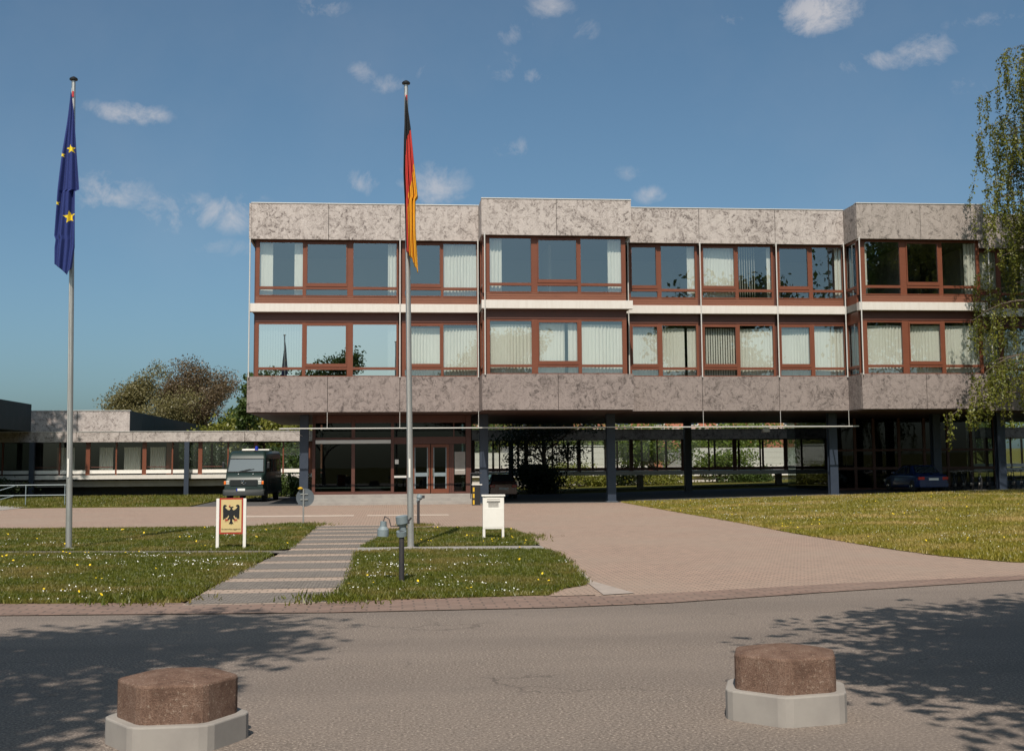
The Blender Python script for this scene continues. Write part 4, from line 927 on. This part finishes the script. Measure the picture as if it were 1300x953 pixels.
def star_in(px, py, cx, cy, r):
    dx, dy = px - cx, py - cy; d = math.hypot(dx, dy)
    if d > r: return False
    th = (math.degrees(math.atan2(dx, -dy)) + 8) % 72; th = min(th, 72 - th); ri = r * .40
    x1, y1, x2, y2 = r, 0, ri * math.cos(R(36)), ri * math.sin(R(36)); x, y = d * math.cos(R(th)), d * math.sin(R(th))
    return (x2 - x1) * (y - y1) - (y2 - y1) * (x - x1) > 0
def cls2(u, v):
    x, y = (u - 30) * 2.978, (v - 80) * 2.978
    return int(any(star_in(x, y, *s) for s in STARS))
flag('star_flag', 30.6, lf2, rt2, 0, [F_BLUE, F_STAR], cls2, 'limp dark blue flag with yellow stars hanging from the left flagpole',
     lambda s: g2(0, 116)[1], lambda s: float(np.interp(s, [0, .35, .75, 1], [g2(0, v)[1] for v in (762, 780, 803, 780)])), folds=1.6, depth=.085, nx=130, nz=420)

# ------------------------------------------------------------------ emblem board
def emblem_sign():
    x0, x1, yb = -4.02, -3.40, 30.2
    root = empty('emblem_sign', (-3.71, yb, 0)); tag(root, 'gold board with black eagle emblem and red border on two white posts', 'sign')
    for x in (x0, x1):
        b = MB(); b.box(x - .035, x + .035, yb - .03, yb + .03, 0, 1.18); b.build('post', WHITE_P, root, bevel=.006)
    b = MB(); b.box(x0 + .04, x1 - .04, yb - .012, yb + .012, .36, 1.19); b.build('border', RED, root)
    b = MB(); b.box(x0 + .075, x1 - .075, yb - .018, yb - .0125, .40, 1.155); b.build('board', GOLD, root)
    cx = (x0 + x1) / 2; sc = .40 / 235.0                        # pixels of the enlarged emblem to metres
    def P(px, py): return (cx + (px - 300) * sc, 1.155 - (py - 105) * sc * 1.0)
    e_ = MB()
    half = [(300, 205), (282, 198), (268, 203), (283, 214), (290, 232), (272, 250), (250, 243), (226, 222), (216, 205), (226, 196), (236, 200), (238, 186), (222, 174), (198, 176), (188, 196), (188, 240), (190, 300), (190, 372), (202, 372), (206, 352), (214, 372), (226, 356), (232, 340), (240, 352), (254, 330), (262, 312), (270, 330), (262, 350), (240, 378), (262, 384), (284, 362), (286, 400), (268, 436), (290, 430), (300, 450)]
    eagle = [P(x, y) for x, y in half] + [P(600 - x, y) for x, y in reversed(half[1:-1])]
    e_.prism(eagle, yb - .026, yb - .0185); e_.build('eagle', BLACK, root)
    b = MB()
    b.prism([P(282, 198), P(266, 203), P(270, 184), P(288, 176)], yb - .028, yb - .0265)
    for s in (-1, 1):
        for dx in (-14, 0, 14): b.prism([P(300 + s * 62 + dx - 5, 378), P(300 + s * 62 + dx + 5, 378), P(300 + s * 62 + dx * 1.5, 412)], yb - .028, yb - .019)
        b.prism([P(300 + s * 40, 370), P(300 + s * 80, 370), P(300 + s * 62, 392)], yb - .0285, yb - .0265)
    b.build('beak_and_claws', RED, root)
    fc = bpy.data.curves.new('lettering', 'FONT'); fc.body = 'Bundesverfassungsgericht'; fc.size = .052; fc.align_x = 'CENTER'; fc.extrude = .0015; fc.materials.append(BLACK)
    o = bpy.data.objects.new('lettering', fc); col.objects.link(o); o.parent = root; o.location = (0, -.021, .455); o.rotation_euler = (R(90), 0, 0); o.scale = (.82, 1.0, 1); bpy.context.view_layer.update()
    me = bpy.data.meshes.new_from_object(o.evaluated_get(bpy.context.evaluated_depsgraph_get())); o2 = bpy.data.objects.new('lettering', me); col.objects.link(o2); o2.parent = root; o2.location = o.location; o2.rotation_euler = o.rotation_euler; o2.scale = o.scale
    bpy.data.objects.remove(o); o2.name = 'lettering'
emblem_sign()

# ------------------------------------------------------------------ white cabinet
def cabinet():
    c = Vector((2.6, 32.3, 0)); root = empty('white_cabinet', c, R(-3)); tag(root, 'white metal cabinet on short legs with vent slots standing in the middle lawn', 'cabinet')
    def bld(b, n, m_, bev=0):
        o = b.build(n, m_, None, bevel=bev); o.parent = root; return o
    b = MB(); b.box(-.27, .27, -.16, .16, .30, 1.12); bld(b, 'housing', WHITE_P, .008)
    b = MB(); b.box(-.30, .30, -.19, .19, 1.121, 1.16); bld(b, 'lid', WHITE_P, .006)
    for x in (-.27, .21):
        for y in (-.16, .11):
            b = MB(); b.box(x, x + .06, y, y + .05, -.01, .30); bld(b, 'leg', WHITE_P)
    b = MB(); b.box(-.17, .17, -.172, -.161, .99, 1.07)
    vent = MB()
    for z in (.985, 1.0, 1.045): vent.box(-.165, .165, -.178, -.173, z, z + .010)
    for z in (.86, .89, .92, .95): vent.box(-.13, .13, -.168, -.161, z, z + .013)
    bld(b, 'slot_plate', WHITE_P); bld(vent, 'vent', CONC)
    b = MB(); b.box(-.245, .245, -.166, -.1615, .34, .83); bld(b, 'door', WHITE_P, .002)
cabinet()

# ------------------------------------------------------------------ lawn spotlights
def spot(b, p, d, r, ln):
    d = Vector(d).normalized(); p = Vector(p); b.tube(p, p + d * ln * .35, r * .55, r * .6, 16); b.tube(p + d * ln * .35, p + d * ln * .55, r * .6, r, 16); b.tube(p + d * ln * .55, p + d * ln, r, r, 16)
def lamp(x, y, h, label, two):
    root = empty('lawn_spotlight', (x, y, 0)); tag(root, label, 'spotlight', 'spotlights beside the flagpole')
    b = MB(); b.tube((x, y, 0), (x, y, h - .12), .045, .042, 14); b.tube((x, y, h - .16), (x, y, h - .1), .055, .055, 14); b.build('post', IRON, root, smooth=True)
    b = MB()
    if two:
        spot(b, (x + .03, y + .04, h - .12), (-.12, -.1, .9), .10, .27); o = b.build('lamp_head', LAMPGREY, root, smooth=True)
        g_ = MB(); g_.tube((x + .0, y + .02, h - .18), (x - .005, y + .0, h - .1), .085, .085, 16); g_.build('lamp_hood', LAMPGREY, o, smooth=True)
        b = MB(); spot(b, (x - .30, y + .1, h + .06), (-.04, 0, -1), .095, .25); o = b.build('lamp_head', LAMPGREY, root, smooth=True)
        b = MB(); b.path([(x - .05, y, h - .02), (x - .18, y + .05, h - .02), (x - .21, y + .08, h + .1), (x - .28, y + .1, h + .14), (x - .3, y + .1, h + .06)], .008); b.build('cable', IRON, root)
        b = MB(); b.box(x + .07, x + .13, y - .02, y + .04, h + .02, h + .09); b.tube((x + .1, y, h + .05), (x + .16, y, h + .12), .015); b.build('bracket', IRON, root)
    else:
        spot(b, (x - .02, y, h - .16), (.35, .2, .9), .095, .24); b.build('lamp_head', LAMPGREY, root, smooth=True)
        b = MB(); b.box(x + .10, x + .2, y - .02, y + .04, h - .04, h + .05); b.build('bracket', IRON, root)
lamp(.18, 21.13, .95, 'near black lawn post carrying two blue grey spotlight heads', True)
lamp(.86, 40.0, .92, 'small far lawn post with one spotlight head just right of the middle flagpole', False)

# round road sign seen from behind
def round_sign():
    p = gnd(385, 667); root = empty('round_sign', (p.x, p.y, 0)); tag(root, 'grey back of a round traffic sign on a thin pole at the lawn corner', 'road sign')
    b = MB(); b.tube((p.x, p.y, 0), (p.x, p.y, 1.18), .026, n=12); b.build('pole', STEEL, root, smooth=True)
    b = MB(); b.tube((p.x + .05, p.y + .03, .90), (p.x + .05, p.y + .045, .90), .29, n=36); b.build('disc', BLUE_LT, root)
    b = MB(); b.box(p.x - .1, p.x + .14, p.y + .0, p.y + .035, .82, .85); b.box(p.x - .1, p.x + .14, p.y + .0, p.y + .035, .99, 1.02); b.build('bracket', STEEL, root)
    b = MB(); b.lathe([(.02, 0), (.08, .01), (.09, .04), (.02, .08)], (p.x - .1, p.y, 1.16), 14); b.build('cap_lamp', YELLOW, root, smooth=True)
round_sign()
def barrier():
    p = gnd(604, 641); x, y = p.x, p.y - .2; root = empty('barrier_post', (x, y, 0)); tag(root, 'black and yellow barrier post at the right end of the entrance steps', 'barrier')
    b = MB(); b.box(x - .19, x + .19, y - .15, y + .15, 0, .95); b.build('housing', BLACK, root, bevel=.01)
    b = MB()
    for z in (.05, .35, .64): b.box(x - .16, x - .08, y - .158, y - .151, z, z + .2)
    b.build('yellow_stripe', YELLOW, root)
    b = MB(); b.box(x - .2, x + .28, y - .17, y + .17, .951, .99); b.build('top_plate', WHITE_P, root)
    b = MB(); b.tube((x - .23, y + .3, .3), (x - .23, y + .3, 1.5), .02); b.tube((x - .23, y + .3, 1.5), (x + .3, y + .3, 1.5), .02); b.build('handrail', IRON, root)
barrier()

# ------------------------------------------------------------------ ramp railings
def railing(x0, x1, ya, yb, zs, posts, label, z0=0.0, diag=False):
    root = empty('ramp_railing', (x0, ya, 0)); tag(root, label, 'railing', 'tubular ramp railings'); f = lambda x: ya + (yb - ya) * (x - x0) / (x1 - x0)
    b = MB()
    for za, zb in zs: b.tube((x0, ya, za), (x1, yb, zb), .024, n=8)
    b.build('rail', LAMPGREY, root, smooth=True)
    for x in posts:
        b = MB(); zt = zs[0][0] + (zs[0][1] - zs[0][0]) * (x - x0) / (x1 - x0); b.tube((x, f(x), z0), (x, f(x), zt), .022, n=8); b.build('post', LAMPGREY, root, smooth=True)
    if diag:
        b = MB(); b.tube((-20.3, ya + .2, .45), (-18.4, ya + .2, 1.02), .02); b.tube((-20.3, ya + .2, .02), (-18.4, ya + .2, .55), .02); b.build('sloping_rail', LAMPGREY, root)
railing(-24, -17.55, 57.6, 58.6, [(1.1, .95), (1.0, .86), (.62, .5), (.52, .42)], (-23.5, -21.3, -19.3, -18.2, -17.6), 'front ramp railing with double tubes sloping down to the paving')
railing(-24, -16.0, 64.2, 64.6, [(1.05, 1.05), (.55, .55)], (-22, -20, -17.9, -16.05), 'rear ramp railing with level tubes and a sloping section', diag=True)
b = MB(); b.prism([(-26, 0), (-17.4, 0), (-17.4, .02), (-26, .45)], 59.2, 63.4); S(b.build('ramp_path', CONC))

# ------------------------------------------------------------------ foreground sandstone bollards
def bollard(x, y, rz, label, top=.47):
    root = empty('stone_bollard', (x, y, 0), rz); tag(root, label, 'bollard', 'sandstone bollards at the near edge of the road')
    def hexa(r, k=6, rd=.12):
        pts = []
        for i in range(k):
            a0 = 2 * math.pi * i / k
            for da in (-rd, 0, rd): rr = r * (1 - .02 * (da != 0)); pts.append((rr * math.cos(a0 + da), rr * math.sin(a0 + da)))
        return pts
    b = MB(); H = hexa(.42); rings = [(1.0, 0), (1.0, top - .062), (.975, top - .048), (.55, top - .016), (.12, top)]
    n = len(H)
    for s_, z in rings: b.v += [(px * s_, py * s_, z) for px, py in H]
    for j in range(len(rings) - 1):
        for k in range(n): b.f.append((j * n + k, j * n + (k + 1) % n, (j + 1) * n + (k + 1) % n, (j + 1) * n + k)); b.m.append(0)
    b.f.append(tuple((len(rings) - 1) * n + k for k in range(n))); b.m.append(0)
    o = b.build('cap', SANDST, None, smooth=False, bevel=.004); o.parent = root
    b = MB(); H = hexa(.50); b.prism([(p[0], p[1]) for p in H], -.02, top - .31, axis='z'); o = b.build('collar', CONC, None, bevel=.012); o.parent = root
bollard(3.05, 9.75, .22, 'right sandstone coloured hexagonal bollard at the near road edge', .53)
bollard(-1.52, 9.45, .05, 'left sandstone coloured hexagonal bollard, its top partly cut by the picture edge', .49)

# ------------------------------------------------------------------ van
def wheel(parent, x, y, r, wd, side):
    b = MB(); b.lathe([(r * .62, -wd / 2), (r * .93, -wd / 2), (r, -wd / 2 + .03), (r, wd / 2 - .03), (r * .93, wd / 2), (r * .62, wd / 2)], (x, y, r), 28, 'x')
    o = b.build('wheel', RUBBER, None, smooth=True); o.parent = parent
    b = MB(); q = wd / 2 * side
    b.lathe([(.02, q + .012 * side), (r * .2, q + .012 * side), (r * .3, q - .03 * side), (r * .55, q - .02 * side), (r * .64, q + .006 * side), (r * .64, q - .04 * side)], (x, y, r), 24, 'x')
    k = b.build('rim', CHROME if r < .32 else STEEL, None, smooth=True); k.parent = o; return o
def loft(secs):
    """closed rings of equal length -> MB"""
    b = MB(); n = len(secs[0])
    for s_ in secs: b.v += s_
    for j in range(len(secs) - 1):
        for k in range(n): b.f.append((j * n + k, j * n + (k + 1) % n, (j + 1) * n + (k + 1) % n, (j + 1) * n + k)); b.m.append(0)
    b.f.append(tuple(range(n))); b.m.append(0); b.f.append(tuple((len(secs) - 1) * n + k for k in range(n))); b.m.append(0); return b
def ring(y, hw, z0, z1, top=None, rr=.12, lean=0):
    """cross section at depth y: rounded rectangle, lean = y shift of the top"""
    top = hw if top is None else top; P = []
    for cx, cz, a0 in ((hw - rr, z0 + rr, -90), (top - rr, z1 - rr, 0), (-(top - rr), z1 - rr, 90), (-(hw - rr), z0 + rr, 180)):
        for k in range(5):
            a_ = R(a0 + 22.5 * k); z = cz + rr * math.sin(a_); P.append((cx + rr * math.cos(a_), y + lean * (z - z0) / max(z1 - z0, .01), z))
    return P
def van():
    root = empty('police_van', (-7.78, 68.5, 0), R(-4)); tag(root, 'dark green box van with blue roof beacon parked facing the road beside the building', 'van')
    def bd(b, n, m_, par=root, **k): o = b.build(n, m_, None, **k); o.parent = par; return o
    # body: nose, cab and box as one loft front to back
    prof = [(.0, .42, .98, .0), (.02, .40, 1.10, .04), (.10, .40, 1.32, .06), (.30, .40, 1.50, .10)]
    secs = [ring(-.02, 1.0, .42, .95, rr=.08), ring(.0, 1.06, .38, 1.18, .98, .10), ring(.16, 1.08, .36, 1.42, .98, .12), ring(.42, 1.10, .36, 1.56, 1.02, .10), ring(.44, 1.10, .36, 1.62, 1.03, .10),
            ring(.86, 1.10, .36, 2.42, 1.0, .16), ring(1.0, 1.10, .36, 2.62, .99, .2), ring(1.25, 1.10, .36, 2.72, .98, .22), ring(5.9, 1.10, .36, 2.76, .98, .22), ring(6.05, 1.06, .40, 2.70, .95, .2)]
    bd(loft(secs), 'body', VAN_G, smooth=True)
    sl = (2.36 - 1.62) / (.86 - .44)
    def WS(x, z, o=.03): return (x, .44 + (z - 1.60) * .42 / .80 - o, z)
    b = MB(); b.quad(WS(-.94, 1.62), WS(.94, 1.62), WS(.88, 2.28), WS(-.88, 2.28)); ws = bd(b, 'windscreen', mat('windscreen_glass', color=(.05, .065, .085), rough=.03, spec=.9, coat=.0), recalc=False)
    b = MB()
    b.path([WS(-.96, 1.60, .04), WS(.96, 1.60, .04), WS(.90, 2.30, .04), WS(-.90, 2.30, .04), WS(-.96, 1.60, .04)], .022); bd(b, 'windscreen_seal', RUBBER, ws)
    for s_ in (-1, 1):
        b = MB(); b.tube(WS(s_ * .1 - .25, 1.62, .06), WS(s_ * .1 + .35, 1.75, .06), .012); bd(b, 'wiper', BLACK, ws)
    b = MB(); b.box(-.72, .72, -.055, -.02, .86, 1.20)
    g_ = bd(b, 'grille', BLACK, bevel=.02); b = MB()
    for i in range(5): b.box(-.70, .70, -.062, -.056, .89 + i * .062, .905 + i * .062)
    bd(b, 'grille_bar', VAN_G, g_)
    b = MB()
    for k in range(28):
        t0, t1 = 2 * math.pi * k / 28, 2 * math.pi * (k + 1) / 28; b.tube((.0 + .115 * math.cos(t0), -.085, 1.06 + .115 * math.sin(t0)), (.115 * math.cos(t1), -.085, 1.06 + .115 * math.sin(t1)), .011, n=6)
    for k in range(3): t0 = math.pi / 2 + k * 2 * math.pi / 3; b.tube((0, -.085, 1.06), (.115 * math.cos(t0), -.085, 1.06 + .115 * math.sin(t0)), .014, .006, n=6)
    bd(b, 'star_emblem', CHROME, g_)
    for s_ in (-1, 1):
        b = MB(); b.box(min(s_ * .76, s_ * .93), max(s_ * .76, s_ * .93), -.07, -.02, .93, 1.13); bd(b, 'headlight', LENS, bevel=.015)
        b = MB(); b.box(min(s_ * .94, s_ * 1.05), max(s_ * .94, s_ * 1.05), -.06, .02, .94, 1.12); bd(b, 'indicator', AMBER, bevel=.015)
        b = MB(); b.box(s_ * 1.2 - .07, s_ * 1.2 + .07, .46, .56, 1.78, 2.12); m_ = bd(b, 'wing_mirror', BLACK, bevel=.02)
        b = MB(); b.path([(s_ * 1.04, .6, 1.75), (s_ * 1.2, .52, 1.76), (s_ * 1.2, .52, 2.2), (s_ * 1.02, .7, 2.22)], .012); bd(b, 'mirror_arm', BLACK, m_)
        b = MB(); b.lathe([(.01, -.03), (.035, -.02), (.04, 0)], (s_ * .45 + (.12 if s_ < 0 else 0), .17, 1.47), 12, 'y'); bd(b, 'hood_latch', CHROME)
        for yy in (1.05, 4.75): bd(MB(), 'x', BLACK) if False else wheel(root, s_ * .93, yy, .36, .24, s_)
    b = loft([ring(-.17, 1.02, .36, .64, rr=.06), ring(-.12, 1.09, .34, .68, rr=.08), ring(.1, 1.12, .34, .68, rr=.06)]); bd(b, 'bumper', mat('bumper_plastic', color=(.03, .034, .034), rough=.6), smooth=True)
    b = MB(); b.box(-.36, .10, -.20, -.172, .60, .73); p_ = bd(b, 'number_plate', PLATE); b = MB(); b.box(-.36, -.30, -.205, -.201, .60, .73); bd(b, 'plate_band', BLUEL, p_)
    b = MB(); b.box(-.36, .36, 1.15, 1.45, 2.72, 2.83); bd(b, 'light_bar', WHITE_P, bevel=.05)
    b = MB(); b.lathe([(.09, 0), (.09, .12), (.07, .2), (.02, .22)], (.44, 1.2, 2.76), 16); bd(b, 'beacon', BLUEL, smooth=True)
    b = MB(); b.box(-.5, .8, 3.2, 4.0, 2.76, 2.84); bd(b, 'roof_hatch', WHITE_P, bevel=.03)
    gm = mat('van_side_glass', color=(.02, .025, .025), rough=.08, coat=.6)
    for s_ in (-1, 1):
        for y0, y1 in ((1.0, 1.65), (2.2, 3.1), (3.25, 4.15), (4.3, 5.2)):
            b = MB(); x = s_ * 1.055; b.quad((x + s_ * .022, y0, 1.6), (x + s_ * .022, y1, 1.6), (x - s_ * .018, y1, 2.3), (x - s_ * .018, y0, 2.3)); bd(b, 'side_window', gm, recalc=False)
        b = MB(); b.box(min(s_ * 1.10, s_ * 1.107), max(s_ * 1.10, s_ * 1.107), .95, .97, .5, 1.6); b.box(min(s_ * 1.10, s_ * 1.107), max(s_ * 1.10, s_ * 1.107), 1.75, 1.77, .5, 1.6); bd(b, 'door_seam', BLACK)
        b = MB(); b.box(min(s_ * 1.10, s_ * 1.13), max(s_ * 1.10, s_ * 1.13), 1.78, 5.9, .95, 1.02); bd(b, 'side_trim', BLACK)
    b = MB(); b.box(-.2, .2, .44, .5, 1.5, 1.52); bd(b, 'air_intake', BLACK)
van()

# ------------------------------------------------------------------ cars in the undercroft
def car(x, y, rz, paint, label, lng=4.1, wid=1.7, hgt=1.42, sedan=False):
    root = empty('parked_car', (x, y, gz(x)), rz); tag(root, label, 'car', 'cars parked under the raised building'); hw = wid / 2
    def bd(b, n, m_, par=root, **k): o = b.build(n, m_, None, **k); o.parent = par; return o
    # the rear faces -y
    secs = [ring(0, hw * .88, .32, .80, hw * .84, .1), ring(.10, hw * .97, .22, .88, hw * .9, .12), ring(.5, hw, .2, .93, hw * .93, .12), ring(lng * .5, hw, .18, .93, hw * .93, .12), ring(lng * .75, hw, .2, .90, hw * .92, .12), ring(lng * .93, hw * .95, .22, .74, hw * .86, .12), ring(lng, hw * .84, .32, .62, hw * .76, .1)]
    bd(loft(secs), 'body', paint, smooth=True)
    r0, r1, r2, r3 = ((.55, 1.15, 2.15, 2.95) if sedan else (.16, .62, 2.15, 2.95)); k = lng / 4.1
    def gsec(y, z, w_): return ring(y, w_ , .86, z, w_ * .97, .05)
    def G4(y, zb, zt, wb, wt):
        return [(wb, y, zb), (wt, y, zt - .04), (wt * .9, y, zt), (-wt * .9, y, zt), (-wt, y, zt - .04), (-wb, y, zb)]
    bd(loft([G4(r0 * k, .86, .9, hw * .86, hw * .84), G4(r1 * k, .86, hgt - .02, hw * .9, hw * .70), G4((r1 + .45) * k, .86, hgt, hw * .9, hw * .72), G4(r2 * k, .86, hgt - .02, hw * .9, hw * .72), G4(r3 * k, .86, .9, hw * .88, hw * .84)]), 'cabin', paint, smooth=False)
    gm = mat('car_glass', color=(.03, .04, .05), rough=.05, coat=1) if 'car_glass' not in bpy.data.materials else bpy.data.materials['car_glass']
    def rp(t, w_, o): yy = (r0 + (r1 - r0) * t) * k; zz = .9 + (hgt - .02 - .9) * t; return (w_, yy - o, zz + o * .6)
    b = MB(); b.quad(rp(.12, -hw * .74, .015), rp(.12, hw * .74, .015), rp(.88, hw * .62, .015), rp(.88, -hw * .62, .015)); bd(b, 'rear_window', gm, recalc=False)
    def fp(t, w_, o): yy = (r3 + (r2 - r3) * t) * k; zz = .9 + (hgt - .02 - .9) * t; return (w_, yy + o, zz + o)
    b = MB(); b.quad(fp(.1, -hw * .74, .015), fp(.1, hw * .74, .015), fp(.9, hw * .62, .015), fp(.9, -hw * .62, .015)); bd(b, 'windscreen', gm, recalc=False)
    for s_ in (-1, 1):
        for ya, yb, yc, yd in (((r0 + r1) / 2 + .22, 1.55, 1.5, r1 + .1), (1.62, r3 - .3, r2 - .05, 1.62)):
            b = MB(); X = lambda z: s_ * (hw * .9 - (z - .86) / (hgt - .86) * hw * .185 + .012)
            b.quad((X(.94), ya * k, .94), (X(.94), yb * k, .94), (X(hgt - .1), yc * k, hgt - .1), (X(hgt - .1), yd * k, hgt - .1)); bd(b, 'side_window', gm, recalc=False)
        b = MB(); b.box(min(s_ * hw * .56, s_ * hw * .93), max(s_ * hw * .56, s_ * hw * .93), -.02 if not sedan else -.02, .14, .62, .78); bd(b, 'tail_light', REDL, bevel=.03)
        b = MB(); b.box(min(s_ * hw * .55, s_ * hw * .85), max(s_ * hw * .55, s_ * hw * .85), lng - .08, lng + .005, .5, .62); bd(b, 'headlight', LENS, bevel=.02)
        b = MB(); b.box(min(s_ * (hw + .01), s_ * (hw + .14)), max(s_ * (hw + .01), s_ * (hw + .14)), r3 * k - .5, r3 * k - .36, .93, 1.05); bd(b, 'wing_mirror', paint, bevel=.02)
        for yy in (.72, lng - .82): wheel(root, s_ * (hw - .10), yy, .31, .2, s_)
    b = MB(); b.box(-.26, .26, -.035, .0, .50 if not sedan else .6, .61 if not sedan else .71); bd(b, 'number_plate', PLATE)
    b = loft([ring(-.05, hw * .9, .26, .46, rr=.05), ring(.2, hw * 1.0, .24, .46, rr=.05)]); bd(b, 'bumper', paint, smooth=True)
    return root
car(at(639, 600, 70.5).x, 70.5, R(1), CAR_R, 'dark red hatchback seen from behind left of the shaded tree', 3.9, 1.66, 1.38)
pb = at(1185, 600, 63.0); car(pb.x, 63.0, R(3), CAR_B, 'dark blue saloon car parked at an angle under the right-hand end', 4.3, 1.74, 1.38, sedan=True)

# ------------------------------------------------------------------ bicycles
def bicycle(x, y, rz, label=None):
    root = empty('bicycle', (x, y, gz(x)), rz)
    def bd(b, n, m_, par=root, **k): o = b.build(n, m_, None, **k); o.parent = par; return o
    for wxp in (-.52, .52):
        b = MB(); n = 22
        for k in range(n):
            t0, t1 = 2 * math.pi * k / n, 2 * math.pi * (k + 1) / n; b.tube((wxp + .33 * math.cos(t0), 0, .34 + .33 * math.sin(t0)), (wxp + .33 * math.cos(t1), 0, .34 + .33 * math.sin(t1)), .018, n=5, cap=False)
        for k in range(9): t0 = math.pi * k / 9; b.tube((wxp + .31 * math.cos(t0), 0, .34 + .31 * math.sin(t0)), (wxp - .31 * math.cos(t0), 0, .34 - .31 * math.sin(t0)), .003, n=3, cap=False)
        bd(b, 'wheel', RUBBER)
    b = MB(); P = dict(bb=(-.05, 0, .3), st=(-.2, 0, .82), hd=(.36, 0, .84), h2=(.39, 0, .72), rw=(-.52, 0, .34), fw=(.52, 0, .34))
    for a_, c_ in (('bb', 'st'), ('bb', 'h2'), ('st', 'hd'), ('bb', 'rw'), ('st', 'rw'), ('h2', 'fw'), ('h2', 'hd')): b.tube(P[a_], P[c_], .017, n=6)
    bd(b, 'frame', BLUE_ST)
    b = MB(); b.path([(.36, 0, .84), (.34, 0, .98)], .014); b.path([(.2, -.28, .99), (.32, -.2, 1.0), (.34, 0, .98), (.32, .2, 1.0), (.2, .28, .99)], .013); bd(b, 'handlebar', STEEL)
    b = MB(); b.tube((-.2, 0, .82), (-.22, 0, .93), .013); b.prism([(-.36, -.08), (-.36, .08), (-.2, .06), (-.06, .015), (-.06, -.015), (-.2, -.06)], .93, .98, axis='z'); bd(b, 'saddle', BLACK)
    b = MB(); b.tube((-.05, -.06, .3), (-.05, .06, .3), .09, n=14); b.tube((-.05, .06, .3), (.08, .08, .2), .01); b.tube((-.05, -.06, .3), (-.18, -.08, .4), .01); bd(b, 'crank', STEEL)
    tag(root, None, 'bicycle', 'bicycles parked at the right-hand end'); return root
b0 = None
BL = ['first parked bicycle right of the blue car', 'second parked bicycle right of the blue car', 'third parked bicycle from the blue car', 'fourth parked bicycle, left of the dark column', 'fifth parked bicycle, next to the dark column', 'sixth parked bicycle, behind the dark column', 'seventh parked bicycle, right of the dark column', 'bicycle last but one in the parked row at the right edge', 'rightmost parked bicycle at the edge of the photo']
for i, lab in enumerate(BL):
    u = 1212 + i * 10.5; y = 64.2 + (i % 3) * .25; p = at(u, 600, y)
    if b0 is None: b0 = bicycle(p.x, y, R(55)); o = b0
    else: o = copy_tree(b0); o.location = (p.x, y, gz(p.x)); o.rotation_euler = (0, R(random.uniform(-4, 4)), R(55 + random.uniform(-25, 25)))
    o['label'] = lab
print('objects', len(bpy.data.objects))
